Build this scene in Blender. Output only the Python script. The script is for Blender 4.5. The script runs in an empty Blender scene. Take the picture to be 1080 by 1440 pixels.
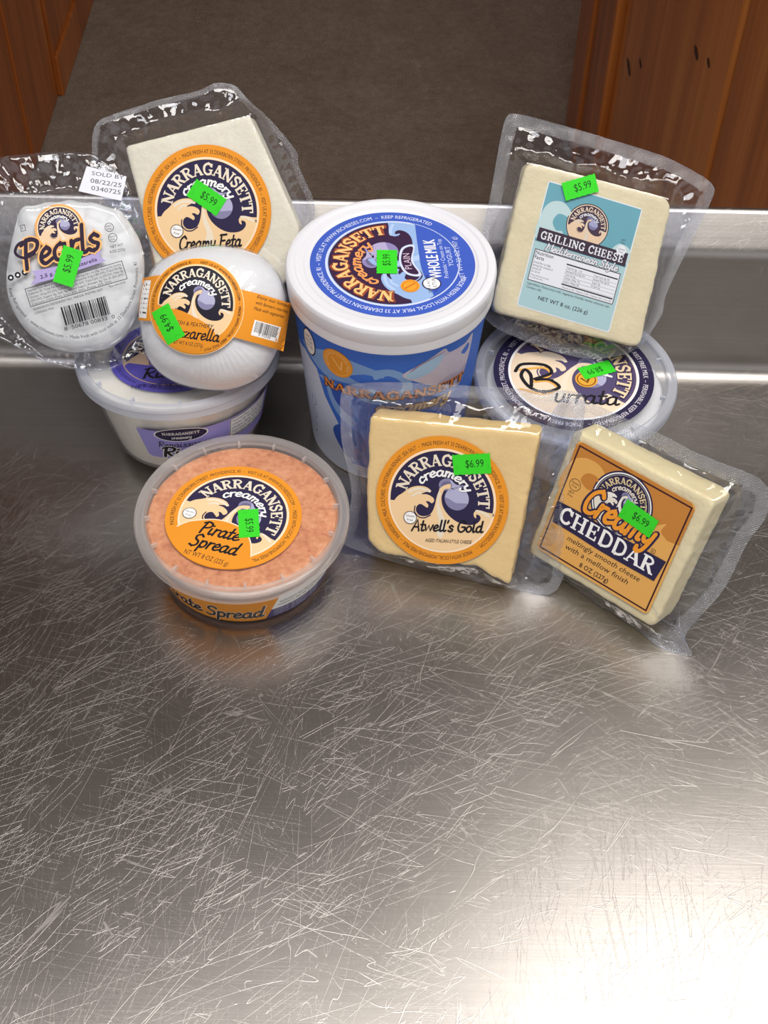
import bpy, bmesh, math, random
import numpy as np
from mathutils import Vector, Matrix, noise
from mathutils.geometry import tessellate_polygon

MM = 0.001                      # everything below is written in millimetres
scene = bpy.context.scene
col = scene.collection
R = math.radians
random.seed(7)

# ------------------------------------------------------------------ camera
def cam_axes(pitch, roll):
    f = Vector((0, math.cos(pitch), -math.sin(pitch))); r0 = Vector((1, 0, 0)); u0 = r0.cross(f)
    r = math.cos(roll) * r0 + math.sin(roll) * u0
    u = math.cos(roll) * u0 - math.sin(roll) * r0
    return r, u, f
cr, cu, cf = cam_axes(R(49), R(1.3))
cd = bpy.data.cameras.new('camera'); cam = bpy.data.objects.new('camera', cd); col.objects.link(cam)
M = Matrix((cr, cu, -cf)).transposed().to_4x4(); M.translation = Vector((77.7, -483.7, 599.4)) * MM
cam.matrix_world = M
cd.sensor_fit = 'VERTICAL'; cd.sensor_height = 24.0; cd.lens = 24.0 * 1900 / 1440
cd.clip_start = 0.01; cd.clip_end = 50
scene.camera = cam

# ------------------------------------------------------------------ world, lamps, exposure
def lin(c):
    return tuple(((v / 255) / 12.92 if v / 255 <= .04045 else ((v / 255 + .055) / 1.055) ** 2.4) for v in c)
w = bpy.data.worlds.new('world'); scene.world = w; w.use_nodes = True
w.node_tree.nodes['Background'].inputs[0].default_value = (*lin((236, 234, 236)), 1)
w.node_tree.nodes['Background'].inputs[1].default_value = 0.56
def area(name, loc, sx, sy, power, color=(1, 1, 1), rot=(0, 0, 0)):
    l = bpy.data.lights.new(name, 'AREA'); l.shape = 'RECTANGLE'; l.size = sx * MM; l.size_y = sy * MM
    l.energy = power; l.color = color
    o = bpy.data.objects.new(name, l); o.location = Vector(loc) * MM; o.rotation_euler = rot; col.objects.link(o)
    return o
# ceiling lamps over the counter: the glare on the worktop and the light from above on the packs come from them
area('ceiling_lamp_right_offscreen', (690, 240, 1585), 760, 620, 6.2, (1, .95, .88))
area('ceiling_lamp_front_offscreen', (200, -270, 1585), 1200, 600, 20, (1, .97, .93))
scene.view_settings.view_transform = 'Standard'; scene.view_settings.look = 'None'
scene.view_settings.gamma = 1; scene.view_settings.use_curve_mapping = False
scene.view_settings.exposure = 0.32
scene.cycles.transparent_max_bounces = 40
scene.cycles.max_bounces = 12
scene.cycles.blur_glossy = 1.0
scene.cycles.sample_clamp_indirect = 6

# ------------------------------------------------------------------ materials
MATS = {}
class NT:
    def __init__(s, name):
        s.m = bpy.data.materials.new(name); s.m.use_nodes = True; s.t = s.m.node_tree; s.t.nodes.clear()
        s.out = s.n('ShaderNodeOutputMaterial')
    def n(s, t, **k):
        x = s.t.nodes.new(t)
        for a, b in k.items(): setattr(x, a, b)
        return x
    def l(s, a, b): s.t.links.new(a, b)
    def put(s, sock, v):
        if hasattr(v, 'is_output'): s.l(v, sock)
        elif isinstance(v, (tuple, list)): sock.default_value = (*v, 1) if len(v) == 3 and sock.type == 'RGBA' else v
        else: sock.default_value = v
    def math(s, op, a, b=0.0, clamp=False):
        x = s.n('ShaderNodeMath', operation=op, use_clamp=clamp); s.put(x.inputs[0], a); s.put(x.inputs[1], b); return x.outputs[0]
    def obj(s, scale=(1, 1, 1), rot=(0, 0, 0), loc=(0, 0, 0), vec=None):
        mp = s.n('ShaderNodeMapping'); mp.inputs['Scale'].default_value = scale; mp.inputs['Rotation'].default_value = rot; mp.inputs['Location'].default_value = loc
        if vec is None: vec = s.n('ShaderNodeTexCoord').outputs['Object']
        s.l(vec, mp.inputs[0]); return mp.outputs[0]
    def noise(s, vec, scale=5, detail=3, rough=.5, dist=0):
        x = s.n('ShaderNodeTexNoise'); s.l(vec, x.inputs['Vector']); x.inputs['Scale'].default_value = scale
        x.inputs['Detail'].default_value = detail; x.inputs['Roughness'].default_value = rough; x.inputs['Distortion'].default_value = dist
        return x.outputs['Fac']
    def ramp(s, fac, stops):
        x = s.n('ShaderNodeValToRGB'); s.l(fac, x.inputs[0]); e = x.color_ramp.elements
        while len(e) < len(stops): e.new(.5)
        for el, (p, c) in zip(e, stops): el.position = p; el.color = (*c, 1)
        return x.outputs[0]
    def bump(s, h, dist, strength=1.0, normal=None):
        x = s.n('ShaderNodeBump'); s.l(h, x.inputs['Height']); x.inputs['Distance'].default_value = dist; x.inputs['Strength'].default_value = strength
        if normal is not None: s.l(normal, x.inputs['Normal'])
        return x.outputs[0]
    def pbr(s, color, rough=.5, metal=0, normal=None, **k):
        b = s.n('ShaderNodeBsdfPrincipled'); s.put(b.inputs['Base Color'], color); s.put(b.inputs['Roughness'], rough); s.put(b.inputs['Metallic'], metal)
        if normal is not None: s.l(normal, b.inputs['Normal'])
        for a, v in k.items(): s.put(b.inputs[a.replace('_', ' ')], v)
        return b.outputs[0]
    def reflect(s, normal, base=.045, gain=.9):
        lw = s.n('ShaderNodeLayerWeight'); lw.inputs['Blend'].default_value = .5; s.l(normal, lw.inputs['Normal'])
        return s.math('ADD', base, s.math('MULTIPLY', s.math('POWER', lw.outputs['Facing'], 4.5), gain), clamp=True)
    def mix(s, f, a, b):
        x = s.n('ShaderNodeMixShader'); s.put(x.inputs[0], f); s.l(a, x.inputs[1]); s.l(b, x.inputs[2]); return x.outputs[0]
    def done(s, sh): s.l(sh, s.out.inputs[0]); return s.m

def ink(c, rough=.55):
    k = ('ink', c, rough)
    if k not in MATS:
        t = NT('print_%02x%02x%02x' % c)
        nz = t.noise(t.obj(), 900, 2)
        b = t.bump(nz, .00002, .5)
        MATS[k] = t.done(t.pbr(lin(c), rough, 0, b, Specular_IOR_Level=.25))
    return MATS[k]

def m_steel(name, brushed):
    t = NT(name)
    oc = t.n('ShaderNodeTexCoord').outputs['Object']
    # directional mill finish, running along X
    br = t.noise(t.obj((4, 420, 420), vec=oc), 1.0, 4, .65)
    br2 = t.noise(t.obj((18, 1600, 1600), vec=oc), 1.0, 2, .6)
    smear = t.noise(t.obj((1, 1, 1), vec=oc), 9, 4, .6)
    # hairline scratches in every direction: thin contour lines of stretched noise
    tot = None
    for i, (ang, sc, k, wd) in enumerate([(.2, 26, 7, .011), (.85, 15, 7, .010), (1.45, 12, 8, .011), (1.66, 17, 7, .010), (2.2, 14, 7, .011), (2.75, 12, 8, .011), (1.2, 21, 6, .011), (1.9, 18, 6, .010), (.5, 19, 6, .010), (2.5, 22, 6, .010)]):
        sc *= 1.7 if i else 1.0
        v = t.obj((sc * .16, sc * 3.2, sc), loc=(i * 3.1, i * 1.7, 0), vec=t.obj(rot=(0, 0, ang), vec=oc))
        nz = t.noise(v, 1.0, 1, .4)
        fr = t.math('FRACT', t.math('MULTIPLY', nz, k))
        d = t.math('ABSOLUTE', t.math('SUBTRACT', fr, .5))
        ln = t.math('SUBTRACT', 1.0, t.math('DIVIDE', d, wd), clamp=True)
        brk = t.math('GREATER_THAN', t.noise(t.obj((22, 22, 22), loc=(i * 5, 0, 0), vec=oc), 1.0, 3), .47)
        ln = t.math('MULTIPLY', ln, brk)
        tot = ln if tot is None else t.math('MAXIMUM', tot, ln)
    n1 = t.bump(br, .0002, .06 if not brushed else .12)
    n2 = t.bump(br2, .0001, .12, n1)
    n3 = t.bump(tot, .00008, .30 if not brushed else .15, n2)
    rough = t.math('ADD', .255 if not brushed else .34, t.math('MULTIPLY', smear, .06))
    rough = t.math('ADD', rough, t.math('MULTIPLY', tot, .12))
    c = t.ramp(t.math('ADD', t.math('MULTIPLY', br, .5), t.math('MULTIPLY', smear, .5)), [(.25, (.39, .365, .345)), (.75, (.50, .475, .455))])
    return t.done(t.pbr(c, rough, 1.0, n3))

def m_wood(name, dark, mid, light):
    t = NT(name)
    inf = t.n('ShaderNodeObjectInfo').outputs['Random']
    oc = t.n('ShaderNodeTexCoord').outputs['Object']
    mp = t.n('ShaderNodeVectorMath', operation='ADD'); t.l(oc, mp.inputs[0])
    cmb = t.n('ShaderNodeCombineXYZ'); t.put(cmb.inputs[0], t.math('MULTIPLY', inf, 37)); t.put(cmb.inputs[1], t.math('MULTIPLY', inf, 11)); t.l(cmb.outputs[0], mp.inputs[1])
    v = mp.outputs[0]
    g1 = t.noise(t.obj((7, 7, .55), vec=v), 1.3, 5, .6, 1.2)
    g2 = t.noise(t.obj((60, 60, 1.6), vec=v), 1.5, 3, .6, .4)
    s = t.math('ADD', t.math('MULTIPLY', g1, .65), t.math('MULTIPLY', g2, .35))
    c = t.ramp(s, [(.28, lin(dark)), (.5, lin(mid)), (.72, lin(light))])
    return t.done(t.pbr(c, .28, 0, t.bump(g2, .0004, .4)))

def m_carpet():
    t = NT('carpet'); oc = t.n('ShaderNodeTexCoord').outputs['Object']
    a = t.noise(t.obj(vec=oc), 260, 2, .7); b = t.noise(t.obj(vec=oc), 14, 4, .65); c = t.noise(t.obj(vec=oc), 60, 3, .7)
    s = t.math('ADD', t.math('ADD', t.math('MULTIPLY', a, .45), t.math('MULTIPLY', b, .3)), t.math('MULTIPLY', c, .35))
    cc = t.ramp(s, [(.38, lin((122, 112, 100))), (.55, lin((150, 138, 124))), (.72, lin((176, 164, 148)))])
    return t.done(t.pbr(cc, .95, 0, t.bump(a, .004, .8)))

def m_plain(name, c, rough=.5, nscale=30, var=.06, bump=.0, bscale=200, **k):
    t = NT(name); oc = t.n('ShaderNodeTexCoord').outputs['Object']
    nz = t.noise(t.obj(vec=oc), nscale, 4, .6)
    L = lin(c)
    cc = t.ramp(nz, [(.3, tuple(v * (1 - var) for v in L)), (.7, tuple(min(1, v * (1 + var)) for v in L))])
    nrm = t.bump(t.noise(t.obj(vec=oc), bscale, 4, .6), bump, 1.0) if bump else None
    return t.done(t.pbr(cc, rough, 0, nrm, **k))

def m_spread():
    t = NT('orange_spread'); oc = t.n('ShaderNodeTexCoord').outputs['Object']
    a = t.noise(t.obj(vec=oc), 380, 4, .65); b = t.noise(t.obj(vec=oc), 70, 3, .6)
    v = t.n('ShaderNodeTexVoronoi'); t.l(t.obj(vec=oc), v.inputs['Vector']); v.inputs['Scale'].default_value = 210
    s = t.math('ADD', t.math('ADD', t.math('MULTIPLY', a, .55), t.math('MULTIPLY', b, .35)), t.math('MULTIPLY', v.outputs['Distance'], .16))
    c = t.ramp(s, [(.30, lin((156, 92, 54))), (.46, lin((204, 128, 82))), (.62, lin((222, 154, 108))), (.8, lin((236, 180, 140)))])
    return t.done(t.pbr(c, .42, 0, t.bump(s, .0009, .6)))

def m_film(name, haze=.03, gloss=1.7, rough=.05, emboss=False, tint=(245, 247, 252)):
    """clear plastic sheet: mostly lets light through, mirrors at grazing angles, a little milky"""
    t = NT(name); oc = t.n('ShaderNodeTexCoord').outputs['Object']
    cr_ = t.noise(t.obj(vec=oc), 45, 2, .5, .6)
    nr = t.bump(cr_, .0016, .45)
    hz = haze
    if emboss:
        wv = []
        for ang in (math.pi / 4, -math.pi / 4):
            wt = t.n('ShaderNodeTexWave'); wt.bands_direction = 'X'; wt.inputs['Scale'].default_value = 330
            t.l(t.obj((1, 1, 1), (0, 0, ang), vec=oc), wt.inputs['Vector']); wv.append(wt.outputs['Fac'])
        em = t.math('MULTIPLY', wv[0], wv[1])
        nr = t.bump(em, .0006, .7, nr)
        hz = t.math('ADD', haze, t.math('MULTIPLY', em, .28))
    fac = t.reflect(nr, .045 * gloss, .6)
    tr = t.n('ShaderNodeBsdfTransparent'); tr.inputs[0].default_value = (*lin(tint), 1)
    gl = t.n('ShaderNodeBsdfGlossy'); gl.inputs['Roughness'].default_value = rough; gl.inputs[0].default_value = (1, 1, 1, 1); t.l(nr, gl.inputs['Normal'])
    df = t.n('ShaderNodeBsdfDiffuse'); df.inputs[0].default_value = (*lin((238, 240, 246)), 1); t.l(nr, df.inputs['Normal'])
    s = t.mix(hz, tr.outputs[0], df.outputs[0])
    return t.done(t.mix(fac, s, gl.outputs[0]))

def m_cloudy(name, haze, tint, rough=.16, trans=(255, 255, 255)):
    """translucent polypropylene"""
    t = NT(name); oc = t.n('ShaderNodeTexCoord').outputs['Object']
    nr = t.bump(t.noise(t.obj(vec=oc), 90, 3), .0006, .25)
    tr = t.n('ShaderNodeBsdfTransparent'); tr.inputs[0].default_value = (*lin(trans), 1)
    df = t.n('ShaderNodeBsdfDiffuse'); df.inputs[0].default_value = (*lin(tint), 1)
    tl = t.n('ShaderNodeBsdfTranslucent'); tl.inputs[0].default_value = (*lin(tint), 1)
    gl = t.n('ShaderNodeBsdfGlossy'); gl.inputs['Roughness'].default_value = rough; t.l(nr, gl.inputs['Normal'])
    s = t.mix(haze, tr.outputs[0], t.mix(.35, df.outputs[0], tl.outputs[0]))
    return t.done(t.mix(t.reflect(nr, .04, .6), s, gl.outputs[0]))

MAT = dict(
    steel=m_steel('brushed_steel_worktop', False), steel2=m_steel('brushed_steel_backsplash', True),
    wood=m_wood('varnished_pine', (120, 58, 20), (176, 98, 40), (208, 132, 62)),
    knot=m_plain('wood_knot', (44, 20, 10), .4, 60, .3),
    carpet=m_carpet(), ceil=m_plain('ceiling_board', (86, 62, 48), .9),
    spread=m_spread(),
    ricotta=m_plain('ricotta_curd', (238, 233, 220), .55, 60, .05, .0006, 150),
    curd=m_plain('soft_white_cheese', (236, 236, 238), .5, 40, .05),
    feta=m_plain('pale_block_cheese', (246, 238, 214), .45, 45, .05, .0005, 260, Subsurface_Weight=.08, Subsurface_Scale=.004),
    grilling=m_plain('cream_block_cheese', (236, 222, 182), .42, 45, .06, .0006, 180, Subsurface_Weight=.08, Subsurface_Scale=.004),
    gold=m_plain('golden_block_cheese', (246, 210, 138), .42, 50, .05, .0004, 260, Subsurface_Weight=.08, Subsurface_Scale=.004),
    cheddar=m_plain('pale_yellow_block_cheese', (247, 230, 180), .42, 50, .05, .0005, 220, Subsurface_Weight=.08, Subsurface_Scale=.004),
    mozz=m_plain('fresh_white_cheese', (240, 238, 234), .42, 40, .03, .0006, 120),
    pearl=m_plain('white_cheese_pearls', (238, 238, 234), .42, 40, .03, .0004, 120),
    film=m_film('clear_bag_film', .012, 1.6, .05), seal=m_film('embossed_bag_seal', .02, 1.6, .10, True),
    wrap=m_film('tight_clear_wrap', .02, 1.3, .09),
    lid_clear=m_cloudy('cloudy_lid_plastic', .30, (226, 230, 240)),
    lid_rim=m_cloudy('cloudy_rim_plastic', .55, (222, 227, 240)),
    tub_clear=m_cloudy('clear_tub_plastic', .14, (232, 232, 236), .10),
    lid_peach=m_cloudy('clear_lid_plastic', .10, (236, 234, 234), .12),
    rim_peach=m_cloudy('clear_rim_plastic', .34, (238, 234, 232), .14),
    white_pp=m_plain('white_tub_plastic', (226, 227, 234), .34, 20, .02, .00015, 300),
    dark=m_plain('black_rubber', (30, 30, 32), .6),
)

# ------------------------------------------------------------------ object helpers
def link(name, mesh, parent=None):
    o = bpy.data.objects.new(name, mesh); col.objects.link(o)
    if parent is not None: o.parent = parent
    return o
def tag(o, label=None, cat=None, group=None, kind=None):
    if label: o['label'] = label
    if cat: o['category'] = cat
    if group: o['group'] = group
    if kind: o['kind'] = kind
    return o
def thing(name, label, cat, mat4, group=None):
    o = bpy.data.objects.new(name, None); col.objects.link(o); o.empty_display_size = .02
    o.matrix_world = mat4
    return tag(o, label, cat, group)
def at(x, y, z): return Matrix.Translation(Vector((x, y, z)) * MM)
def mesh_obj(name, verts, faces, mats, parent=None, smooth=True, mi=None, sharp=None):
    me = bpy.data.meshes.new(name)
    me.from_pydata([(v[0] * MM, v[1] * MM, v[2] * MM) for v in verts], [], faces)
    for m in (mats if isinstance(mats, list) else [mats]): me.materials.append(m)
    if mi is not None: me.polygons.foreach_set('material_index', mi)
    me.polygons.foreach_set('use_smooth', [smooth] * len(me.polygons))
    me.update()
    if sharp: me.set_sharp_from_angle(angle=R(sharp))
    return link(name, me, parent)
def box(name, x0, x1, y0, y1, z0, z1, mat, parent=None, bev=0.0):
    bm = bmesh.new()
    vs = [bm.verts.new((x * MM, y * MM, z * MM)) for z in (z0, z1) for x, y in ((x0, y0), (x1, y0), (x1, y1), (x0, y1))]
    for q in ((3, 2, 1, 0), (4, 5, 6, 7), (0, 1, 5, 4), (1, 2, 6, 5), (2, 3, 7, 6), (3, 0, 4, 7)): bm.faces.new([vs[i] for i in q])
    if bev: bmesh.ops.bevel(bm, geom=bm.edges[:], offset=bev * MM, segments=2, affect='EDGES', profile=.6)
    me = bpy.data.meshes.new(name); bm.to_mesh(me); bm.free(); me.materials.append(mat)
    return link(name, me, parent)
def lathe(name, prof, mat, parent=None, seg=128, sharp=35, wob=None, caps=False):
    V, F = [], []
    for i, (r, z) in enumerate(prof):
        for j in range(seg):
            a = 2 * math.pi * j / seg
            V.append((r * math.cos(a), r * math.sin(a), z))
    for i in range(len(prof) - 1):
        for j in range(seg):
            k = (j + 1) % seg
            F.append((i * seg + j, i * seg + k, (i + 1) * seg + k, (i + 1) * seg + j))
    if caps and prof[0][0] > .01: F.append(tuple(range(seg))[::-1])
    if caps and prof[-1][0] > .01: F.append(tuple((len(prof) - 1) * seg + j for j in range(seg)))
    if wob: V = [wob(v) for v in V]
    return mesh_obj(name, V, F, mat, parent, True, None, sharp)

# ------------------------------------------------------------------ flat printing: polygons and lettering
def catmull(pts, n=6, closed=False):
    P = [Vector((p[0], p[1])) for p in pts]; out = []
    m = len(P)
    for i in range(m if closed else m - 1):
        g = (lambda k: P[k % m]) if closed else (lambda k: P[max(0, min(m - 1, k))])
        a, b, c, d = g(i - 1), g(i), g(i + 1), g(i + 2)
        for k in range(n):
            t = k / n
            out.append(tuple(.5 * ((2 * b) + (c - a) * t + (2 * a - 5 * b + 4 * c - d) * t * t + (3 * b - a - 3 * c + d) * t ** 3)))
    if not closed: out.append(tuple(P[-1]))
    return out
def tess(poly):
    return [tuple(t) for t in tessellate_polygon([[Vector((p[0], p[1], 0)) for p in poly]])]
def ribbon(pts, wd, cap=True):
    """thick line -> (verts, tris)"""
    P = []
    for p in pts:
        if not P or (abs(P[-1][0] - p[0]) + abs(P[-1][1] - p[1])) > 1e-6: P.append((p[0], p[1]))
    V, T = [], []
    n = len(P)
    for i in range(n):
        a = P[max(0, i - 1)]; b = P[min(n - 1, i + 1)]
        dx, dy = b[0] - a[0], b[1] - a[1]; L = math.hypot(dx, dy) or 1
        k = 1.0
        if 0 < i < n - 1:
            d1 = math.atan2(P[i][1] - a[1], P[i][0] - a[0]); d2 = math.atan2(b[1] - P[i][1], b[0] - P[i][0])
            k = min(1.6, 1 / max(.3, math.cos((d2 - d1) / 2)))
        nx, ny = -dy / L * wd / 2 * k, dx / L * wd / 2 * k
        V += [(P[i][0] + nx, P[i][1] + ny), (P[i][0] - nx, P[i][1] - ny)]
    for i in range(n - 1): T += [(2 * i, 2 * i + 1, 2 * i + 3), (2 * i, 2 * i + 3, 2 * i + 2)]
    if cap:
        for c in (P[0], P[-1]):
            o = len(V); V += [(c[0] + wd / 2 * math.cos(k * math.pi / 4), c[1] + wd / 2 * math.sin(k * math.pi / 4)) for k in range(8)]
            T += [(o, o + k, o + k + 1) for k in range(1, 7)]
    return V, T

_bf = {}
def btext(body):
    """built-in sans: (verts, tris, width) at capital height 1"""
    if body in _bf: return _bf[body]
    cu_ = bpy.data.curves.new('t', 'FONT'); cu_.body = body; cu_.resolution_u = 2; cu_.size = 1
    o = bpy.data.objects.new('t', cu_); col.objects.link(o)
    me = bpy.data.meshes.new_from_object(o)
    V = [(v.co.x / .70, v.co.y / .70) for v in me.vertices]; T = []
    for p in me.polygons:
        q = list(p.vertices)
        for i in range(1, len(q) - 1): T.append((q[0], q[i], q[i + 1]))
    bpy.data.objects.remove(o); bpy.data.curves.remove(cu_); bpy.data.meshes.remove(me)
    x0 = min((v[0] for v in V), default=0); x1 = max((v[0] for v in V), default=0)
    _bf[body] = ([(v[0] - x0, v[1]) for v in V], T, x1 - x0)
    return _bf[body]

def sf(x, y, wd): return ('l', [(x - wd / 2, y * .91 + .045), (x + wd / 2, y * .91 + .045)], .10)
SERIF = {   # slab-serif capitals: strokes (kind, points, width), advance
 'N': ([('l', [(.16, 0), (.16, 1)], .13), ('l', [(.14, .98), (.76, .02)], .22), ('l', [(.76, 0), (.76, 1)], .13), sf(.16, 0, .34), sf(.1, 1, .26), sf(.76, 1, .34)], .94),
 'A': ([('l', [(.10, 0), (.43, .98)], .11), ('l', [(.43, .98), (.80, 0)], .22), ('l', [(.2, .32), (.68, .32)], .10), sf(.10, 0, .30), sf(.80, 0, .34)], .93),
 'R': ([('l', [(.2, 0), (.2, 1)], .21), ('c', [(.18, .94), (.5, .94), (.68, .74), (.5, .53), (.18, .5)], .14), ('l', [(.42, .5), (.76, .02)], .2), sf(.2, 0, .38), sf(.13, 1, .26), sf(.8, 0, .22)], .92),
 'G': ([('c', [(.76, .72), (.62, .92), (.42, .95), (.2, .78), (.13, .48), (.21, .18), (.44, .05), (.66, .1), (.74, .2)], .18), ('l', [(.75, .02), (.75, .42)], .17), ('l', [(.54, .43), (.9, .43)], .1), ('l', [(.78, .66), (.78, .98)], .1)], .94),
 'S': ([('c', [(.6, .76), (.54, .92), (.34, .95), (.17, .84), (.17, .66), (.36, .53), (.56, .42), (.6, .22), (.44, .06), (.24, .06), (.12, .22)], .17), ('l', [(.63, .66), (.63, .98)], .1), ('l', [(.1, .02), (.1, .34)], .1)], .76),
 'E': ([('l', [(.2, 0), (.2, 1)], .21), ('l', [(.06, .95), (.68, .95)], .1), ('l', [(.18, .5), (.54, .5)], .1), ('l', [(.06, .05), (.7, .05)], .1), ('l', [(.67, .70), (.67, 1)], .1), ('l', [(.69, 0), (.69, .32)], .1), ('l', [(.54, .36), (.54, .64)], .1)], .82),
 'T': ([('l', [(.42, 0), (.42, 1)], .21), ('l', [(.05, .95), (.79, .95)], .1), ('l', [(.08, .68), (.08, 1)], .1), ('l', [(.76, .68), (.76, 1)], .1), sf(.42, 0, .42)], .86),
 'C': ([('c', [(.74, .70), (.62, .92), (.42, .95), (.2, .78), (.13, .48), (.21, .18), (.44, .05), (.64, .1), (.76, .28)], .18), ('l', [(.76, .64), (.76, .98)], .1)], .86),
 'H': ([('l', [(.2, 0), (.2, 1)], .2), ('l', [(.74, 0), (.74, 1)], .2), ('l', [(.2, .5), (.74, .5)], .1), sf(.2, 0, .38), sf(.2, 1, .38), sf(.74, 0, .38), sf(.74, 1, .38)], .96),
 'D': ([('l', [(.2, 0), (.2, 1)], .2), ('c', [(.1, .95), (.46, .95), (.74, .78), (.8, .5), (.74, .22), (.46, .05), (.1, .05)], .16)], .92),
 'I': ([('l', [(.22, 0), (.22, 1)], .2), sf(.22, 0, .38), sf(.22, 1, .38)], .46),
 'L': ([('l', [(.2, 0), (.2, 1)], .2), sf(.2, 1, .38), ('l', [(.06, .05), (.7, .05)], .1), ('l', [(.69, 0), (.69, .34)], .1)], .8),
 ' ': ([], .4),
}
W0 = .125
def c_(*p): return ('c', list(p), W0)
def l_(*p): return ('l', list(p), W0)
_bowl = c_((.42, .5), (.25, .55), (.08, .38), (.1, .1), (.25, .02), (.4, .2), (.44, .52))
SCRIPT = {
 'a': ([_bowl, c_((.44, .52), (.43, .15), (.5, .02), (.6, .1))], .58),
 'c': ([c_((.42, .42), (.3, .55), (.12, .42), (.08, .18), (.2, .02), (.44, .12))], .46),
 'd': ([_bowl, c_((.46, 1), (.43, .15), (.5, .02), (.6, .08))], .58),
 'e': ([c_((.08, .25), (.3, .3), (.4, .42), (.28, .55), (.12, .42), (.08, .18), (.22, .02), (.48, .14))], .48),
 'f': ([c_((.44, .9), (.32, 1), (.2, .85), (.16, 0)), l_((.02, .52), (.36, .52))], .36),
 'g': ([_bowl, c_((.44, .52), (.4, -.1), (.26, -.34), (.08, -.24))], .54),
 'h': ([l_((.1, 1), (.08, 0)), c_((.08, .3), (.24, .53), (.36, .44), (.36, .12), (.46, .02))], .5),
 'i': ([c_((.1, .52), (.1, .12), (.18, .02), (.28, .1)), l_((.12, .74), (.13, .76))], .3),
 'l': ([c_((.12, 1), (.1, .15), (.18, .02), (.28, .1))], .28),
 'm': ([l_((.08, .55), (.08, 0)), c_((.08, .32), (.2, .53), (.32, .44), (.32, 0)), c_((.32, .32), (.45, .53), (.57, .44), (.57, .1), (.68, .06))], .7),
 'n': ([l_((.08, .55), (.08, 0)), c_((.08, .32), (.22, .53), (.35, .44), (.35, .1), (.46, .06))], .48),
 'o': ([c_((.26, .55), (.1, .42), (.08, .16), (.24, .02), (.42, .15), (.42, .42), (.26, .55))], .5),
 'p': ([l_((.1, .55), (.1, -.35)), c_((.1, .4), (.28, .55), (.44, .4), (.42, .12), (.26, .02), (.1, .14))], .52),
 'r': ([l_((.1, .55), (.1, 0)), c_((.1, .3), (.2, .5), (.38, .52))], .38),
 's': ([c_((.38, .45), (.24, .55), (.1, .45), (.2, .3), (.36, .2), (.3, .04), (.14, .02), (.04, .1))], .44),
 't': ([c_((.18, .9), (.15, .12), (.24, .02), (.36, .1)), l_((.02, .56), (.36, .58))], .36),
 'u': ([c_((.08, .55), (.1, .12), (.24, .02), (.38, .2)), c_((.4, .55), (.39, .12), (.5, .04))], .5),
 'w': ([l_((.02, .55), (.16, .04), (.32, .5), (.48, .04), (.64, .55))], .66),
 'y': ([c_((.08, .55), (.1, .25), (.22, .1), (.36, .24)), c_((.42, .55), (.38, 0), (.28, -.3), (.1, -.34), (.06, -.18))], .5),
 'z': ([l_((.06, .5), (.4, .5), (.06, .04), (.42, .04))], .46),
 "'": ([l_((.1, 1), (.06, .78))], .16), ' ': ([], .28), '.': ([l_((.06, .03), (.07, .03))], .16),
 'P': ([c_((.16, 0), (.16, .5), (.2, 1)), c_((.02, .86), (.3, 1), (.58, .84), (.5, .56), (.16, .46))], .6),
 'S': ([c_((.55, .85), (.36, 1), (.14, .85), (.2, .6), (.44, .42), (.46, .14), (.26, 0), (.04, .1))], .58),
 'A': ([l_((.02, 0), (.36, 1), (.58, 0)), l_((.14, .35), (.5, .35))], .64),
 'G': ([c_((.58, .82), (.4, 1), (.14, .8), (.06, .4), (.18, .06), (.42, .02), (.58, .2), (.58, .45)), l_((.58, .45), (.34, .45))], .66),
 'R': ([c_((.16, 0), (.16, .5), (.2, 1)), c_((.02, .86), (.3, 1), (.58, .84), (.5, .58), (.18, .5)), c_((.26, .5), (.4, .2), (.62, .02))], .64),
 'M': ([l_((.04, 0), (.14, 1), (.36, .3), (.62, 1), (.7, 0))], .76),
 'B': ([c_((.16, 0), (.16, .5), (.2, 1)), c_((.02, .86), (.3, 1), (.54, .86), (.46, .6), (.2, .52)), c_((.2, .52), (.5, .48), (.6, .22), (.4, 0), (.06, .04))], .66),
 'C': ([c_((.58, .82), (.4, 1), (.14, .8), (.06, .4), (.18, .06), (.42, .02), (.6, .18))], .6),
 'F': ([l_((.14, 0), (.18, 1)), l_((.06, .96), (.6, 1)), l_((.16, .52), (.5, .54))], .58),
}
def gtext(body, font, weight=1.0, shear=0.0, track=0.0):
    V, T, x = [], [], 0.0
    for ch in body:
        st, adv = font[ch]
        for kind, pts, wd in st:
            p = catmull(pts, 5) if kind == 'c' else pts
            v, t = ribbon(p, wd * weight, font is SCRIPT)
            o = len(V); V += [(x + a + b * shear, b) for a, b in v]; T += [(a + o, b + o, c + o) for a, b, c in t]
        x += adv + track
    return V, T, x - track

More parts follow.
